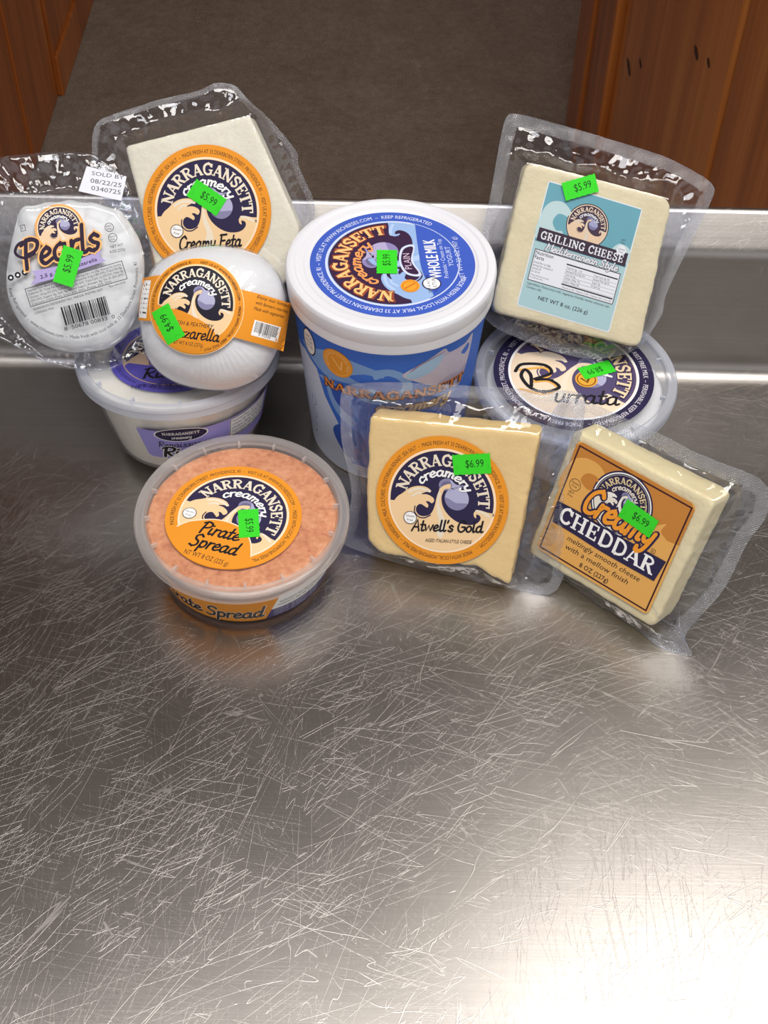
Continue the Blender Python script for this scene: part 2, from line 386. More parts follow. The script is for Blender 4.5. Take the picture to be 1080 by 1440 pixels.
class Art:
    """a printed sheet: coloured polygons in millimetres, in thin layers"""
    def __init__(s): s.items = []; s.fr = (0, 0, 1, 0); s.lay = 0
    def frame(s, x=0, y=0, sc=1, rot=0): s.fr = (x, y, sc, R(rot)); return s
    def _t(s, p):
        x, y, k, a = s.fr; c, n = math.cos(a) * k, math.sin(a) * k
        return (x + p[0] * c - p[1] * n, y + p[0] * n + p[1] * c)
    def tris(s, V, T, c, lay): s.items.append(([s._t(p) for p in V], T, c, s.lay if lay is None else lay))
    def poly(s, pts, c, lay=None): s.tris(pts, tess(pts), c, lay)
    def ell(s, x, y, rx, ry, c, lay=None, n=48, rot=0):
        ca, sa = math.cos(R(rot)), math.sin(R(rot)); P = []
        for i in range(n):
            a, b = rx * math.cos(2 * math.pi * i / n), ry * math.sin(2 * math.pi * i / n); P.append((x + a * ca - b * sa, y + a * sa + b * ca))
        s.tris(P, [(0, i, i + 1) for i in range(1, n - 1)], c, lay)
    def disc(s, x, y, r, c, lay=None, n=72): s.ell(x, y, r, r, c, lay, n)
    def ring(s, x, y, r0, r1, c, lay=None, n=96):
        V = []; T = []
        for i in range(n):
            a = 2 * math.pi * i / n; V += [(x + r0 * math.cos(a), y + r0 * math.sin(a)), (x + r1 * math.cos(a), y + r1 * math.sin(a))]
            j = (i + 1) % n; T += [(2 * i, 2 * i + 1, 2 * j + 1), (2 * i, 2 * j + 1, 2 * j)]
        s.tris(V, T, c, lay)
    def rect(s, x, y, wd, h, c, lay=None, rot=0, rad=0):
        ca, sa = math.cos(R(rot)), math.sin(R(rot)); P = []
        if rad:
            for sx, sy, a0 in ((1, 1, 0), (-1, 1, 90), (-1, -1, 180), (1, -1, 270)):
                for k in range(5):
                    a = R(a0 + k * 22.5); P.append((sx * (wd / 2 - rad) + rad * math.cos(a), sy * (h / 2 - rad) + rad * math.sin(a)))
        else: P = [(-wd / 2, -h / 2), (wd / 2, -h / 2), (wd / 2, h / 2), (-wd / 2, h / 2)]
        s.poly([(x + a * ca - b * sa, y + a * sa + b * ca) for a, b in P], c, lay)
    def frame_line(s, x, y, wd, h, t, c, lay=None, rot=0):
        ca, sa = math.cos(R(rot)), math.sin(R(rot))
        for cx, cy, a, b in ((0, h / 2, wd + t, t), (0, -h / 2, wd + t, t), (wd / 2, 0, t, h), (-wd / 2, 0, t, h)): s.rect(x + cx * ca - cy * sa, y + cx * sa + cy * ca, a, b, c, lay, rot)
    def line(s, pts, wd, c, lay=None, smooth=True): s.tris(*ribbon(catmull(pts, 6) if smooth and len(pts) > 2 else pts, wd), c, lay)
    def text(s, body, x, y, size, c, lay=None, rot=0, al='c', sx=1.0, shear=0.0, font=None, weight=1.0, track=0.0, width=None):
        V, T, wd = btext(body) if font is None else gtext(body, font, weight, 0, track)
        if width: sx = width / (wd * size)
        off = {'c': wd / 2, 'l': 0, 'r': wd}[al]; ca, sa = math.cos(R(rot)), math.sin(R(rot))
        P = []
        for a, b in V:
            a, b = ((a - off) * sx + b * shear) * size, b * size
            P.append((x + a * ca - b * sa, y + a * sa + b * ca))
        s.tris(P, T, c, lay)
    def arc(s, body, x, y, r, mid, size, c, lay=None, span=None, font=None, weight=1.0, track=0.0, inside=False, shear=0.0):
        V, T, wd = btext(body) if font is None else gtext(body, font, weight, shear, track)
        sx = 1.0 if span is None else R(span) * r / (wd * size)
        P = []
        for a, b in V:
            th = (a - wd / 2) * sx * size / r
            if inside: an = R(mid) + th; rr = r - b * size
            else: an = R(mid) - th; rr = r + b * size
            P.append((x + rr * math.cos(an), y + rr * math.sin(an)))
        s.tris(P, T, c, lay)
    def barcode(s, x, y, wd, h, c, lay=None, rot=0, seed=1):
        rn = random.Random(seed); u = 0; ca, sa = math.cos(R(rot)), math.sin(R(rot))
        while u < wd:
            b = rn.choice((.3, .3, .5, .8)) * wd / 22
            if u + b > wd: break
            a = u + b / 2 - wd / 2; s.rect(x + a * ca, y + a * sa, b, h, c, lay, rot); u += b + rn.choice((.3, .4, .6)) * wd / 22
    def build(s, name, fn, parent, maxedge=None, step=.022):
        V, F, MI, mats, idx = [], [], [], [], {}
        for P, T, c, lay in s.items:
            if c not in idx: idx[c] = len(mats); mats.append(ink(c))
            tr = [(P[a], P[b], P[d]) for a, b, d in T]
            if maxedge:
                out = []
                while tr:
                    t = tr.pop(); e = [math.dist(t[i], t[(i + 1) % 3]) for i in range(3)]; k = max(range(3), key=lambda i: e[i])
                    if e[k] <= maxedge: out.append(t); continue
                    a, b, d = t[k], t[(k + 1) % 3], t[(k + 2) % 3]; m = ((a[0] + b[0]) / 2, (a[1] + b[1]) / 2)
                    tr += [(a, m, d), (m, b, d)]
                tr = out
            for ti, (a, b, d) in enumerate(tr):
                hj = .03 + lay * step + (ti % 7) * step * .11
                if (b[0] - a[0]) * (d[1] - a[1]) - (b[1] - a[1]) * (d[0] - a[0]) < 0: b, d = d, b
                o = len(V); V += [fn(q[0], q[1], hj) for q in (a, b, d)]; F.append((o, o + 1, o + 2)); MI.append(idx[c])
        return mesh_obj(name, V, F, mats, parent, False, MI)

# colours of the print
NAVY, CREAM, CREAM2, ORANGE, LAV, LAVD, WHITE, BLACK = (44, 38, 72), (240, 206, 160), (234, 222, 202), (230, 148, 40), (176, 176, 208), (134, 132, 168), (246, 246, 246), (28, 26, 34)
PALE, GREEN, BROWN, TXT = (252, 226, 196), (58, 214, 44), (142, 74, 24), (40, 30, 40)
BOUND = [(-.867, -.172), (-.816, -.08), (-.736, .0), (-.632, .115), (-.494, .189), (-.333, .207), (-.218, .149), (-.287, .126), (-.402, .05), (-.287, .069), (-.172, .034), (-.138, -.023), (-.172, -.08), (-.23, -.057), (-.287, -.069), (-.23, -.126), (-.241, -.184), (-.299, -.161), (-.379, -.138), (-.437, -.195), (-.437, -.287), (-.368, -.356), (-.264, -.356), (-.161, -.287), (-.115, -.138), (-.103, .069), (-.08, .207), (-.057, .322), (.149, .333), (.046, .264), (.0, .184), (-.016, .069), (.023, -.069), (.115, -.195), (.264, -.299), (.425, -.349), (.586, -.34), (.701, -.287), (.759, -.195), (.736, -.126), (.667, -.115), (.678, -.184), (.632, -.161), (.62, -.08), (.70, -.023), (.862, -.034), (.955, -.03)]
BRAND, SUB = 'NARRAGANSETT', 'creamery'
def emblem(A, x, y, r, rot, navy=NAVY, cream=CREAM, cream2=CREAM2, rim=PALE, lav=LAV, lavd=LAVD, brand=CREAM2, sub=WHITE, L=1, outline=None, lettering=True):
    """round mark: jug pouring a wave under curved lettering"""
    A.frame(x, y, r, rot)
    A.disc(0, 0, 1, rim, L); A.disc(0, 0, .965, cream, L + 1)
    arc = [(.955 * math.cos(R(a)), .955 * math.sin(R(a))) for a in range(-1, 192, 4)]
    A.poly(arc + catmull(BOUND, 3), navy, L + 2)
    A.line([(-.62, .05), (-.5, .13), (-.36, .15), (-.25, .14)], .05, cream2, L + 3)
    A.line([(-.55, -.02), (-.47, .06), (-.4, .07)], .04, cream2, L + 3)
    A.poly(catmull([(-.06, .30), (.03, .28), (-.03, .17), (-.05, .0), (.0, -.15), (.1, -.32), (.16, -.5), (.1, -.72), (.0, -.6), (.02, -.4), (-.06, -.2), (-.09, .05), (-.08, .2)], 3, True), cream2, L + 3)
    A.line([(.66, -.05), (.76, -.05), (.9, -.1)], .05, cream2, L + 3)
    A.line([(-.47, -.2), (-.46, -.31), (-.37, -.39), (-.26, -.385), (-.16, -.31)], .022, navy, L + 3)
    # jug
    A.ell(.03, .33, .14, .115, lavd, L + 4, 24, 25); A.ell(.035, .315, .105, .075, (108, 104, 140), L + 5, 24, 25)
    A.poly(catmull([(-.04, .28), (.10, .36), (.11, .27), (.02, .24), (-.03, .16), (-.07, .18)], 3, True), cream, L + 6)
    A.poly(catmull([(.09, .43), (.2, .37), (.32, .36), (.42, .27), (.2, .14), (.1, .2), (.13, .3)], 3, True), lav, L + 5)
    A.disc(.264, .105, .222, lav, L + 5, 36)
    A.poly([(.264 + .222 * math.cos(R(a)), .105 + .222 * math.sin(R(a))) for a in range(185, 356, 9)] + [(.40, .045), (.26, .02), (.12, .075)], lavd, L + 6)
    A.ring(.34, .315, .035, .07, lavd, L + 6, 20); A.ring(.34, .315, .0, .035, navy, L + 6, 16)
    if lettering:
        if outline: A.arc(BRAND, 0, 0, .665, 88, .235, outline, L + 7, 176, SERIF, 1.9)
        A.arc(BRAND, 0, 0, .672, 88, .215, brand, L + 8, 172, SERIF, 1.05)
        A.arc(SUB, 0, 0, .475, 92, .19, sub, L + 8, 118, SCRIPT, 1.15, shear=.1)
    A.frame()
def round_label(r, rot, ring=ORANGE, ringtext=TXT, ringlay=0, words=None, rin=.815, rmid=133, rspan=354, **k):
    A = Art(); A.disc(0, 0, r, ring, 0, 96)
    emblem(A, 0, 0, r * rin, rot, **k)
    A.frame(0, 0, r, rot)
    A.arc(words, 0, 0, .868, rmid, .062, ringtext, 1, rspan)
    A.frame()
    return A
RING1 = 'MADE WITH LOCAL, HORMONE-FREE MILK  –  INGREDIENTS: MILK, CULTURES, VEGETARIAN RENNET, SEA SALT  –  MADE FRESH AT 33 DEARBORN STREET, PROVIDENCE, RI  –  VISIT US AT WWW.RICHEESES.COM  –  '
RING2 = 'MADE FRESH AT 33 DEARBORN STREET, PROVIDENCE, RI  –  VISIT US AT WWW.RICHEESES.COM  –  MADE WITH LOCAL, HORMONE-FREE MILK'
def gluten(A, x, y, r, L, rot=0, fill=WHITE):
    A.disc(x, y, r, TXT, L, 32); A.disc(x, y, r * .9, fill, L + 1, 32)
    ca, sa = math.cos(R(rot)), math.sin(R(rot))
    A.text('Gluten', x - sa * r * .12, y + ca * r * .12, r * .34, TXT, L + 2, rot); A.text('Free', x + sa * r * .5, y - ca * r * .5, r * .34, TXT, L + 2, rot)
def sticker(price, x, y, rot, parent, fn, wd=20.5, h=11.2, maxedge=None, trot=0, name='price_sticker', dx=1.5, dy=-1.6, sz=4.3):
    A = Art().frame(x, y, 1, rot)
    n = 12; e = [(-wd / 2 + wd * i / n, h / 2 + .16 * (-1) ** i) for i in range(n + 1)]
    A.poly([(-wd / 2, -h / 2)] + [(wd / 2 - wd * (n - i) / n, -h / 2 + .16 * (-1) ** i) for i in range(1, n)] + [(wd / 2, -h / 2)] + e[::-1], GREEN, 0)
    A.line([(-wd * .42, -h * .30), (-wd * .37, -h * .16), (-wd * .42, -.02 * h)], .14, (38, 170, 30), 1)
    A.line([(wd * .40, -h * .30), (wd * .44, -h * .16), (wd * .40, -.02 * h)], .14, (38, 170, 30), 1)
    A.text(price, dx, dy - .2, sz, (22, 52, 26), 1, trot, 'c', .74)
    o = A.build(name, fn, parent, maxedge); o['label'] = 'bright green paper price sticker reading ' + price
    return o

# ------------------------------------------------------------------ the place: floor, panelling, ceiling
fl = box('floor', -2600, 2600, -2600, 3600, -960, -900, MAT['carpet']); tag(fl, kind='structure')
ce = box('ceiling', -2600, 2600, -2600, 3600, 1600, 1640, MAT['ceil']); tag(ce, kind='structure')
wb = box('wall_back', -2600, 2600, 3400, 3450, -900, 1600, MAT['wood']); tag(wb, kind='structure')
wl = box('wall_left', -660, -606, 1150, 3400, -900, 1600, MAT['wood']); tag(wl, kind='structure')
for a, b, dp in ((1150, 1420, 0), (1420, 1655, -3), (1655, 1895, 1), (1895, 2130, 6), (2130, 2400, 4), (2400, 2680, 0), (2680, 3000, 2), (3000, 3398, 0)):
    box('plank', -606, -590 + dp, a + 2, b - 2, -899, 1598, MAT['wood'], wl, 4)
bl = box('baseboard_left', -590, -578, 1900, 3398, -900, -815, MAT['wood'], None, 3); tag(bl, kind='structure')
cab = thing('wooden_cabinet', 'varnished brown wooden cabinet side of vertical boards standing on the carpet behind the steel counter', 'cabinet', at(700, 1100, -900))
box('carcass', -262, 300, -740, 760, 0, 1040, MAT['wood'], cab)
box('cabinet_top', -290, 310, -760, 780, 1040, 1070, MAT['wood'], cab, 4)
for a, b, dp in ((-738, -345, 0), (-345, 255, 3), (255, 335, -5), (335, 430, 8), (430, 520, 0), (520, 600, -4), (600, 756, 2)):
    p = box('plank', -280 - dp, -262, a + 2.5, b - 2.5, 2, 1038, MAT['wood'], cab, 5)
pk = [o for o in bpy.data.objects if o.name.startswith('plank') and o.parent == cab][1]
for y, z, ry, rz in ((-192, 697, 14, 4), (-255, 722, 9, 3), (190, 452, 24, 5), (110, 505, 12, 3)):
    V = [(-283.4, y + ry * math.cos(2 * math.pi * i / 20), z + rz * math.sin(2 * math.pi * i / 20) * (1.3 if i % 3 else 1)) for i in range(20)]
    V += [(-284.2, y, z)]
    mesh_obj('knot', V, [(20, (i + 1) % 20, i) for i in range(20)], MAT['knot'], pk)

# ------------------------------------------------------------------ stainless counter
ctr = thing('steel_counter', 'scratched stainless steel work counter with an upturned backsplash along the rear', 'counter', at(0, 0, 0))
def extrude(name, prof, x0, x1, nx, mat, parent, sharp=30):
    V, F = [], []
    for i in range(nx + 1):
        x = x0 + (x1 - x0) * i / nx
        V += [(x, y, z) for y, z in prof]
    n = len(prof)
    for i in range(nx):
        for j in range(n - 1): F.append((i * n + j, (i + 1) * n + j, (i + 1) * n + j + 1, i * n + j + 1))
    return mesh_obj(name, V, F, mat, parent, True, None, sharp)
def arc_pts(cy, cz, r, a0, a1, n): return [(cy + r * math.cos(R(a0 + (a1 - a0) * i / n)), cz + r * math.sin(R(a0 + (a1 - a0) * i / n))) for i in range(n + 1)]
extrude('worktop', [(-400, -40), (-430, -40), (-430, -14)] + arc_pts(-418, -12, 12, 180, 90, 8) + [(-380, 0), (-100, 0), (150, 0), (154, 0)], -900, 1100, 20, MAT['steel'], ctr, 50)
bsp = arc_pts(154, 10, 10, 270, 360, 8) + [(164, 12), (164, 60), (164, 89)] + arc_pts(174, 91, 10, 180, 135, 6) + [(168, 99.2), (181.2, 112.4)] + arc_pts(184.2, 109.3, 4.3, 135, 0, 8) + [(188.5, 100), (188.5, 20)]
extrude('backsplash', bsp, -900, 1100, 20, MAT['steel2'], ctr, 50)
box('apron', -880, 1080, -396, 186, -120, -42, MAT['steel2'], ctr)
for x in (-840, 1040):
    for y in (-370, 160): lathe('leg', [(20, -899), (22, -880), (19, -870), (19, -120)], MAT['steel2'], ctr, 24, caps=True).location = (x * MM, y * MM, 0)

# ------------------------------------------------------------------ tubs
def deli_tub(name, label, loc, H, rb, ro, content, tubm, lidm, rimm, fill_z, ribs=0, rot=0, group=None, lean=(0, 0)):
    t = thing(name, label, 'tub', at(*loc) @ Matrix.Rotation(R(lean[1]), 4, 'Y') @ Matrix.Rotation(R(lean[0]), 4, 'X') @ Matrix.Rotation(R(rot), 4, 'Z'), group)
    rt = ro - 4.0; zs = H - 8.5
    lathe('tub_wall', [(0, 1.2), (rb - 4, 1.2), (rb - 3, 0), (rb - 1.2, .2), (rb, 2), (rt, zs + 5), (rt - .8, zs + 5), (rb - .8, 2.4), (0, 2.0)], tubm, t)
    def wob(v):
        if v[2] < fill_z - 2.2 or math.hypot(v[0], v[1]) > rt - 3: return v
        return (v[0], v[1], v[2] + .7 * noise.noise(Vector((v[0] * .12, v[1] * .12, 3))))
    k = (rt - rb) / (zs + 3)
    prof = [(0, 2.3), (rb - 1.4, 2.8), (rb - 1.4 + k * (fill_z - 4), fill_z - 1.5), (rb - 2.6 + k * (fill_z - 4), fill_z - .3)] + [(r, fill_z) for r in np.linspace(rb - 4 + k * fill_z, 0, 14)]
    lathe('contents', prof, content, t, 96, 60, wob)
    ri = ro - 6.2
    lid = lathe('lid', [(0, H - 3.2), (ri - 1.5, H - 3.2), (ri - .4, H - 3.0), (ri, H - 2.4)], lidm, t)
    lathe('lid_rim', [(ri - .4, H - 3.4), (ri, H - 2.4), (ri + .4, H - .6), (ri + 1.2, H), (ro - 2.2, H), (ro - .9, H - .4), (ro - .2, H - 1.3), (ro, H - 2.2), (ro + .2, H - 3.2), (ro - .3, H - 3.8), (ro - .2, zs + .6), (ro - .6, zs), (ro - 1.2, zs), (ro - 1.4, H - 3)], rimm, t, 160)
    for i in range(ribs):
        a = 2 * math.pi * (i + .3) / ribs
        if i == 0:
            rb_ = box('lid_rib', -1.7, 1.4, -.65, .65, 0, 2.7, rimm, t, .25); me = rb_.data
        else: rb_ = link('lid_rib', me, t)
        rb_.matrix_local = Matrix.Rotation(a, 4, 'Z') @ Matrix.Translation(Vector((ri - 1.0, 0, H - 3.15)) * MM)
    return t, rt, rb, zs
def cone_fn(rb, rt, zt, off=0.15):
    def fn(u, v, h):       # u in degrees, v height
        r = rb + (rt - rb) * v / zt + off + h
        return (r * math.sin(R(u)), -r * math.cos(R(u)), v)
    return fn
def lid_fn(z): return lambda u, v, h: (u, v, z + h)

# orange spread tub in front
t, rt, rb, zs = deli_tub('spread_tub', 'round clear tub of orange cheese spread with an orange round lid label', (0, 0, 0.1), 42, 46, 58.8, MAT['spread'], MAT['tub_clear'], MAT['lid_peach'], MAT['rim_peach'], 37.2, 16)
A = round_label(37.3, -33, words=RING2, rmid=94, rspan=262, brand=CREAM2)
A.frame(0, 0, 37.3, 0)
sw = catmull([(-.80, -.22), (-.70, -.15), (-.55, -.10), (-.21, -.08), (.13, -.22), (.28, -.46), (.32, -.76)], 6)
A.poly(sw + [(.995 * math.cos(R(a)), .995 * math.sin(R(a))) for a in range(292, 196, -4)], ORANGE, 12)
A.line(sw, .02, PALE, 13, False)
A.text('Pirate', -.20, -.40, .23, BLACK, 13, -15, 'c', 1.1, .22, SCRIPT, 1.15, 0, .62); A.text('Spread', -.26, -.65, .23, BLACK, 13, -15, 'c', 1.1, .22, SCRIPT, 1.15, 0, .72)
A.text('NT WT 8 OZ (225 g)', -.33, -.83, .085, TXT, 13, -19, 'c', 1, 0, None, 1, 0, .68)
gluten(A, -.65, .04, .105, 12, -14)
o = A.frame().build('lid_label', lambda u, v, h: (u - 4.5, v - 2.2, 42 - 3.1 + h), t); o['label'] = 'orange and navy round paper label with curved lettering'
sticker('$5.99', 4.3, -7.2, -83, t, lid_fn(39.3), 20, 11.2)
A = Art()
A.poly([(-66, 4.5), (18, 4.5), (27, 29.5), (-66, 29.5)], ORANGE, 0); A.poly([(18, 4.5), (86, 4.5), (86, 14), (21.4, 14)], (52, 46, 104), 0); A.poly([(21.4, 14), (86, 14), (86, 29.5), (27, 29.5)], WHITE, 0)
for i in range(2): A.text('INGREDIENTS: MILK, RED PEPPER, GARLIC, SALT', 26.5 - i, 19.6 - i * 3.4, 2.1, TXT, 1, 0, 'l', .62)
for i in range(3): A.text('CONTAINS MILK.  KEEP REFRIGERATED.  MADE FRESH', 23, 11.4 - i * 2.6, 1.7, (210, 206, 230), 1, 0, 'l', .6)
A.text('Pirate Spread', -20, 8.6, 11.5, BLACK, 3, 0, 'c', 1, .2, SCRIPT, 1.25, 0, 72); A.text('Pirate Spread', -20, 8.6, 11.5, PALE, 1, 0, 'c', 1, .2, SCRIPT, 1.7, 0, 72.5)
o = A.build('side_label', cone_fn(rb, rt, zs + 5, .7), t, 1.8, .04); o['label'] = 'orange and navy printed band on the tub side'

# ricotta tub
t, rt, rb, zs = deli_tub('ricotta_tub', 'white cheese tub with cloudy lid and purple labels under the cheese ball', (-43.5, 97, 6.3), 58, 43, 59.5, MAT['ricotta'], MAT['tub_clear'], MAT['lid_clear'], MAT['lid_rim'], 53.2, 12, 0, None, (-8, -2))
PURP = (92, 84, 178); LILAC = (158, 152, 222)
A = round_label(38.5, 4, ring=PURP, ringtext=(40, 34, 90), words=RING1, cream=(206, 176, 150), rim=(206, 176, 150))
A.frame(0, 0, 38.5, 4)
A.poly([(.80 * math.cos(R(a)), .80 * math.sin(R(a))) for a in range(200, 341, 6)] + catmull([(.7, -.2), (.3, -.3), (0, -.26), (-.3, -.3), (-.7, -.2)], 5), PURP, 12)
A.text('Ricotta', 0, -.62, .26, BLACK, 13, 0, 'c', 1.15, .2, SCRIPT, 1.1); A.text('NET WT 16 OZ (454 g)', 0, -.86, .085, (44, 36, 96), 13)
o = A.frame().build('lid_label', lambda u, v, h: (u - 1, v - 1, 58 - 3.1 + h), t); o['label'] = 'purple round paper label'
A = Art().frame(2, -14)
A.poly([(-24, 51), (84, 51), (84, 27.5), (-18, 27.5), (-21, 29)], LILAC, 0)
A.ell(5, 47.5, 17.6, 5.6, WHITE, 2, 40); A.ell(5, 47.5, 16.6, 5.1, NAVY, 3, 40)
A.text(BRAND, 5, 47.6, 2.1, WHITE, 4, 0, 'c', 1, 0, SERIF, .9, 0, 24); A.text(SUB, 5, 44.2, 2.6, WHITE, 4, 0, 'c', 1.2, .1, SCRIPT, .9, 0, 13)
A.text('Renaissance', 6, 37.2, 4.6, BLACK, 3, 0, 'c', .9, .25, SCRIPT, .8, 0, 36)
A.text('Ricotta', 12, 28.6, 8.6, WHITE, 3, 0, 'c', 1.25, .25, SCRIPT, 2.1, 0, 46); A.text('Ricotta', 12, 28.6, 8.6, BLACK, 4, 0, 'c', 1.25, .25, SCRIPT, 1.3, 0, 46)
A.rect(57, 42.5, 38, 15.5, WHITE, 1); A.frame_line(57, 42.5, 37, 14.6, .5, TXT, 2)
for i in range(5): A.text(['Nutrition Facts  Serv. size 1/4 cup', 'Calories 100  Total Fat 8g  Sat Fat 5g', 'Cholest. 30mg  Sodium 65mg', 'Total Carb 2g  Sugars 2g  Protein 6g', 'INGREDIENTS: MILK, VINEGAR, SALT'][i], 40, 46.8 - i * 2.9, 1.7, TXT, 2, 0, 'l', 1, 0, None, 1, 0, 34)
o = A.frame().build('side_label', cone_fn(rb, rt, zs + 5, .7), t, 2); o['label'] = 'lilac printed label on the tub side'

# tub under the grilling cheese
t, rt, rb, zs = deli_tub('deli_tub', 'cloudy clear deli tub with a navy ringed lid label below the teal labelled cheese', (189, 102.5, 0.1), 54, 44, 59.8, MAT['curd'], MAT['tub_clear'], MAT['lid_clear'], MAT['lid_rim'], 44, 10, 5)
DNAVY = (40, 34, 70)
A = round_label(47.5, -44, ring=DNAVY, ringtext=(226, 222, 232), words='MADE FRESH AT 33 DEARBORN STREET, PROVIDENCE, RI  –  VISIT US AT WWW.RICHEESES.COM  –  MADE WITH LOCAL RBST FREE MILK  –  PERISHABLE, KEEP REFRIGERATED  –  ', cream=(238, 216, 190), navy=(84, 74, 112), rim=WHITE, brand=(240, 214, 176), outline=(58, 46, 80))
A.frame(0, 0, 47.5, 0)
A.line([(-.66, .10), (-.36, .12), (-.30, -.02), (-.52, -.12), (-.34, -.12), (-.24, -.26), (-.44, -.34), (-.70, -.24)], .035, (238, 176, 84), 12)
A.line([(-.72, .08), (-.62, .20), (-.34, .17), (-.28, .02), (-.50, -.08), (-.32, -.10), (-.22, -.24), (-.42, -.31), (-.58, -.22), (-.66, -.02), (-.60, .1), (-.54, .0), (-.56, -.2)], .045, BLACK, 13)
A.text('urrata', .06, -.54, .26, BLACK, 13, -8, 'c', 1.1, .2, SCRIPT, .9)
A.disc(.14, -.12, .14, (226, 168, 60), 14, 32); A.ring(.14, -.12, .105, .12, BROWN, 15, 32); A.line([(.08, -.1), (.14, -.17), (.2, -.06)], .025, (120, 70, 20), 15, False)
o = A.frame().build('lid_label', lambda u, v, h: (u - .7, v + 2.5, 54 - 3.1 + h), t); o['label'] = 'cream round label with a navy lettered ring'
sticker('$8.99', 13.5, 4.5, 197, t, lid_fn(51.4), 20.5, 10.5)

# ------------------------------------------------------------------ yogurt tub
yt = thing('yogurt_tub', 'large white and blue yogurt tub with a blue round lid label', 'tub', at(78.5, 107.3, 0.1))
HY = 130; RYT, RYB, ZY = 55.2, 46, 112
lathe('tub_wall', [(0, 1.5), (RYB - 4, 1.5), (RYB - 2.5, 0), (RYB - .8, .2), (RYB, 1.6), (RYT, ZY), (RYT + .4, ZY + 6), (RYT - 1.5, ZY + 6), (RYB - 1.5, 4), (0, 4)], MAT['white_pp'], yt, 160)
ro = 58.6
yl = lathe('lid', [(0, HY - 2.6), (46.6, HY - 2.6), (47.6, HY - 2.2), (48.4, HY - 1.5), (49.4, HY - 1.3), (52.5, HY - 1.1), (53.6, HY - .2), (54.6, HY), (56.2, HY - .2), (57.4, HY - .9), (58.1, HY - 2.2), (58.3, HY - 3.6), (58.0, HY - 10.5), (57.8, HY - 11), (57.9, HY - 11.5), (57.7, HY - 13), (57.8, HY - 13.6), (57.6, HY - 15), (57.7, HY - 15.6), (57.5, HY - 17.4), (56.9, HY - 18), (56.2, HY - 18), (56.0, HY - 4), (0, HY - 4)], MAT['white_pp'], yt, 192, 25)
YB = (62, 92, 190); YDK = (58, 36, 66); YLT = (150, 180, 226)
A = round_label(45.6, 97, ring=YB, ringtext=(226, 232, 250), rmid=104, rspan=286, words='MADE FRESH WITH LOCAL MILK AT 33 DEARBORN STREET PROVIDENCE, RI  –  VISIT US AT WWW.RICHEESES.COM  –  KEEP REFRIGERATED', navy=YDK, cream=YLT, cream2=(176, 200, 236), rim=(206, 216, 240), brand=(250, 196, 128), sub=(240, 160, 96), outline=(150, 74, 52), lav=(176, 168, 206), lavd=(140, 130, 180))
A.frame(0, 0, 45.6, 97)
A.poly(catmull([(-.66, -.42), (-.2, -.34), (.2, -.34), (.72, -.36)], 6) + [(.80 * math.cos(R(a)), .80 * math.sin(R(a))) for a in range(-22, -158, -6)], YB, 12)
A.poly(catmull([(-.24, -.14), (0, -.08), (.26, -.14), (.3, -.3), (0, -.25), (-.28, -.32)], 5, True), (206, 216, 240), 13)
A.poly(catmull([(-.21, -.16), (0, -.105), (.23, -.16), (.265, -.28), (0, -.225), (-.24, -.29)], 5, True), YDK, 14)
A.text('PLAIN', 0, -.22, .085, (214, 190, 214), 15, 0, 'c', 1, 0, None, 1, 0, .3)
A.text('WHOLE MILK', .02, -.56, .145, WHITE, 14, 0, 'c', .8, 0, None, 1, 0, .74); A.text('WHOLE MILK', .026, -.556, .145, WHITE, 15, 0, 'c', .8, 0, None, 1, 0, .74)
A.text('Probiotic • Cream on Top', .02, -.64, .055, (206, 216, 250), 14, 0, 'c', .9); A.text('YOGURT', .05, -.73, .065, (206, 216, 250), 14); A.text('NET WT 32 OZ (907 g)', 0, -.83, .06, (206, 216, 250), 14)
A.disc(-.46, -.16, .115, (240, 158, 50), 13, 32); A.ring(-.46, -.16, .085, .095, (200, 116, 30), 14, 32); A.line([(-.5, -.1), (-.42, -.22)], .02, (200, 116, 30), 14)
A.disc(-.44, -.42, .115, NAVY, 13, 32); A.disc(-.44, -.42, .1, WHITE, 14, 32); A.text('LIVE & ACTIVE', -.44, -.4, .035, NAVY, 15); A.text('CULTURES', -.44, -.47, .045, NAVY, 15)
o = A.frame().build('lid_label', lambda u, v, h: (u + .8, v + 1.5, HY - 2.55 + h), yt); o['label'] = 'blue round label with dark emblem and white lettering'
sticker('$5.99', -2.3, 1.6, 91, yt, lid_fn(HY - 2.1), 20.5, 11.3)
# printed sleeve; u is the angle in degrees, v the height
A = Art(); BL = (58, 112, 214); BD = (48, 90, 190); LB = (132, 172, 228); PB = (206, 217, 238)
A.rect(0, 57.5, 330, 108, BL, 0)
A.poly([(-120, 3.6)] + [(a, 3.6) for a in range(-110, 121, 10)] + [(120, 22), (90, 28), (60, 20), (30, 14), (0, 10), (-16, 12), (-26, 12), (-28, 30), (-36, 46), (-45, 62), (-50, 80), (-62, 86), (-80, 82), (-120, 70)], PB, 1)
A.poly(catmull([(-64, 92), (-50, 96), (-36, 102), (-20, 101), (-6, 97), (-3, 92), (-14, 93), (-24, 88), (-14, 84), (-26, 82), (-40, 80), (-52, 84)], 5, True), LB, 2)
A.poly(catmull([(-8, 90), (0, 94), (8, 88), (6, 80), (-2, 78), (-10, 82), (-22, 76), (-12, 70), (2, 72), (14, 80), (12, 92), (2, 99), (-8, 97)], 5, True), LB, 2)
A.poly(catmull([(-49, 76), (-43, 74), (-40, 62), (-34, 52), (-24, 46), (-22, 52), (-30, 58), (-35, 68), (-34, 76), (-38, 80)], 5, True), LB, 3)
A.poly(catmull([(-38, 72), (-33, 76), (-26, 68), (-22, 56), (-30, 58), (-36, 64)], 5, True), BD, 4)
A.poly(catmull([(-40, 34), (-36, 42), (-28, 44), (-16, 40), (-16, 22), (-26, 15), (-34, 22)], 5, True), BD, 3)
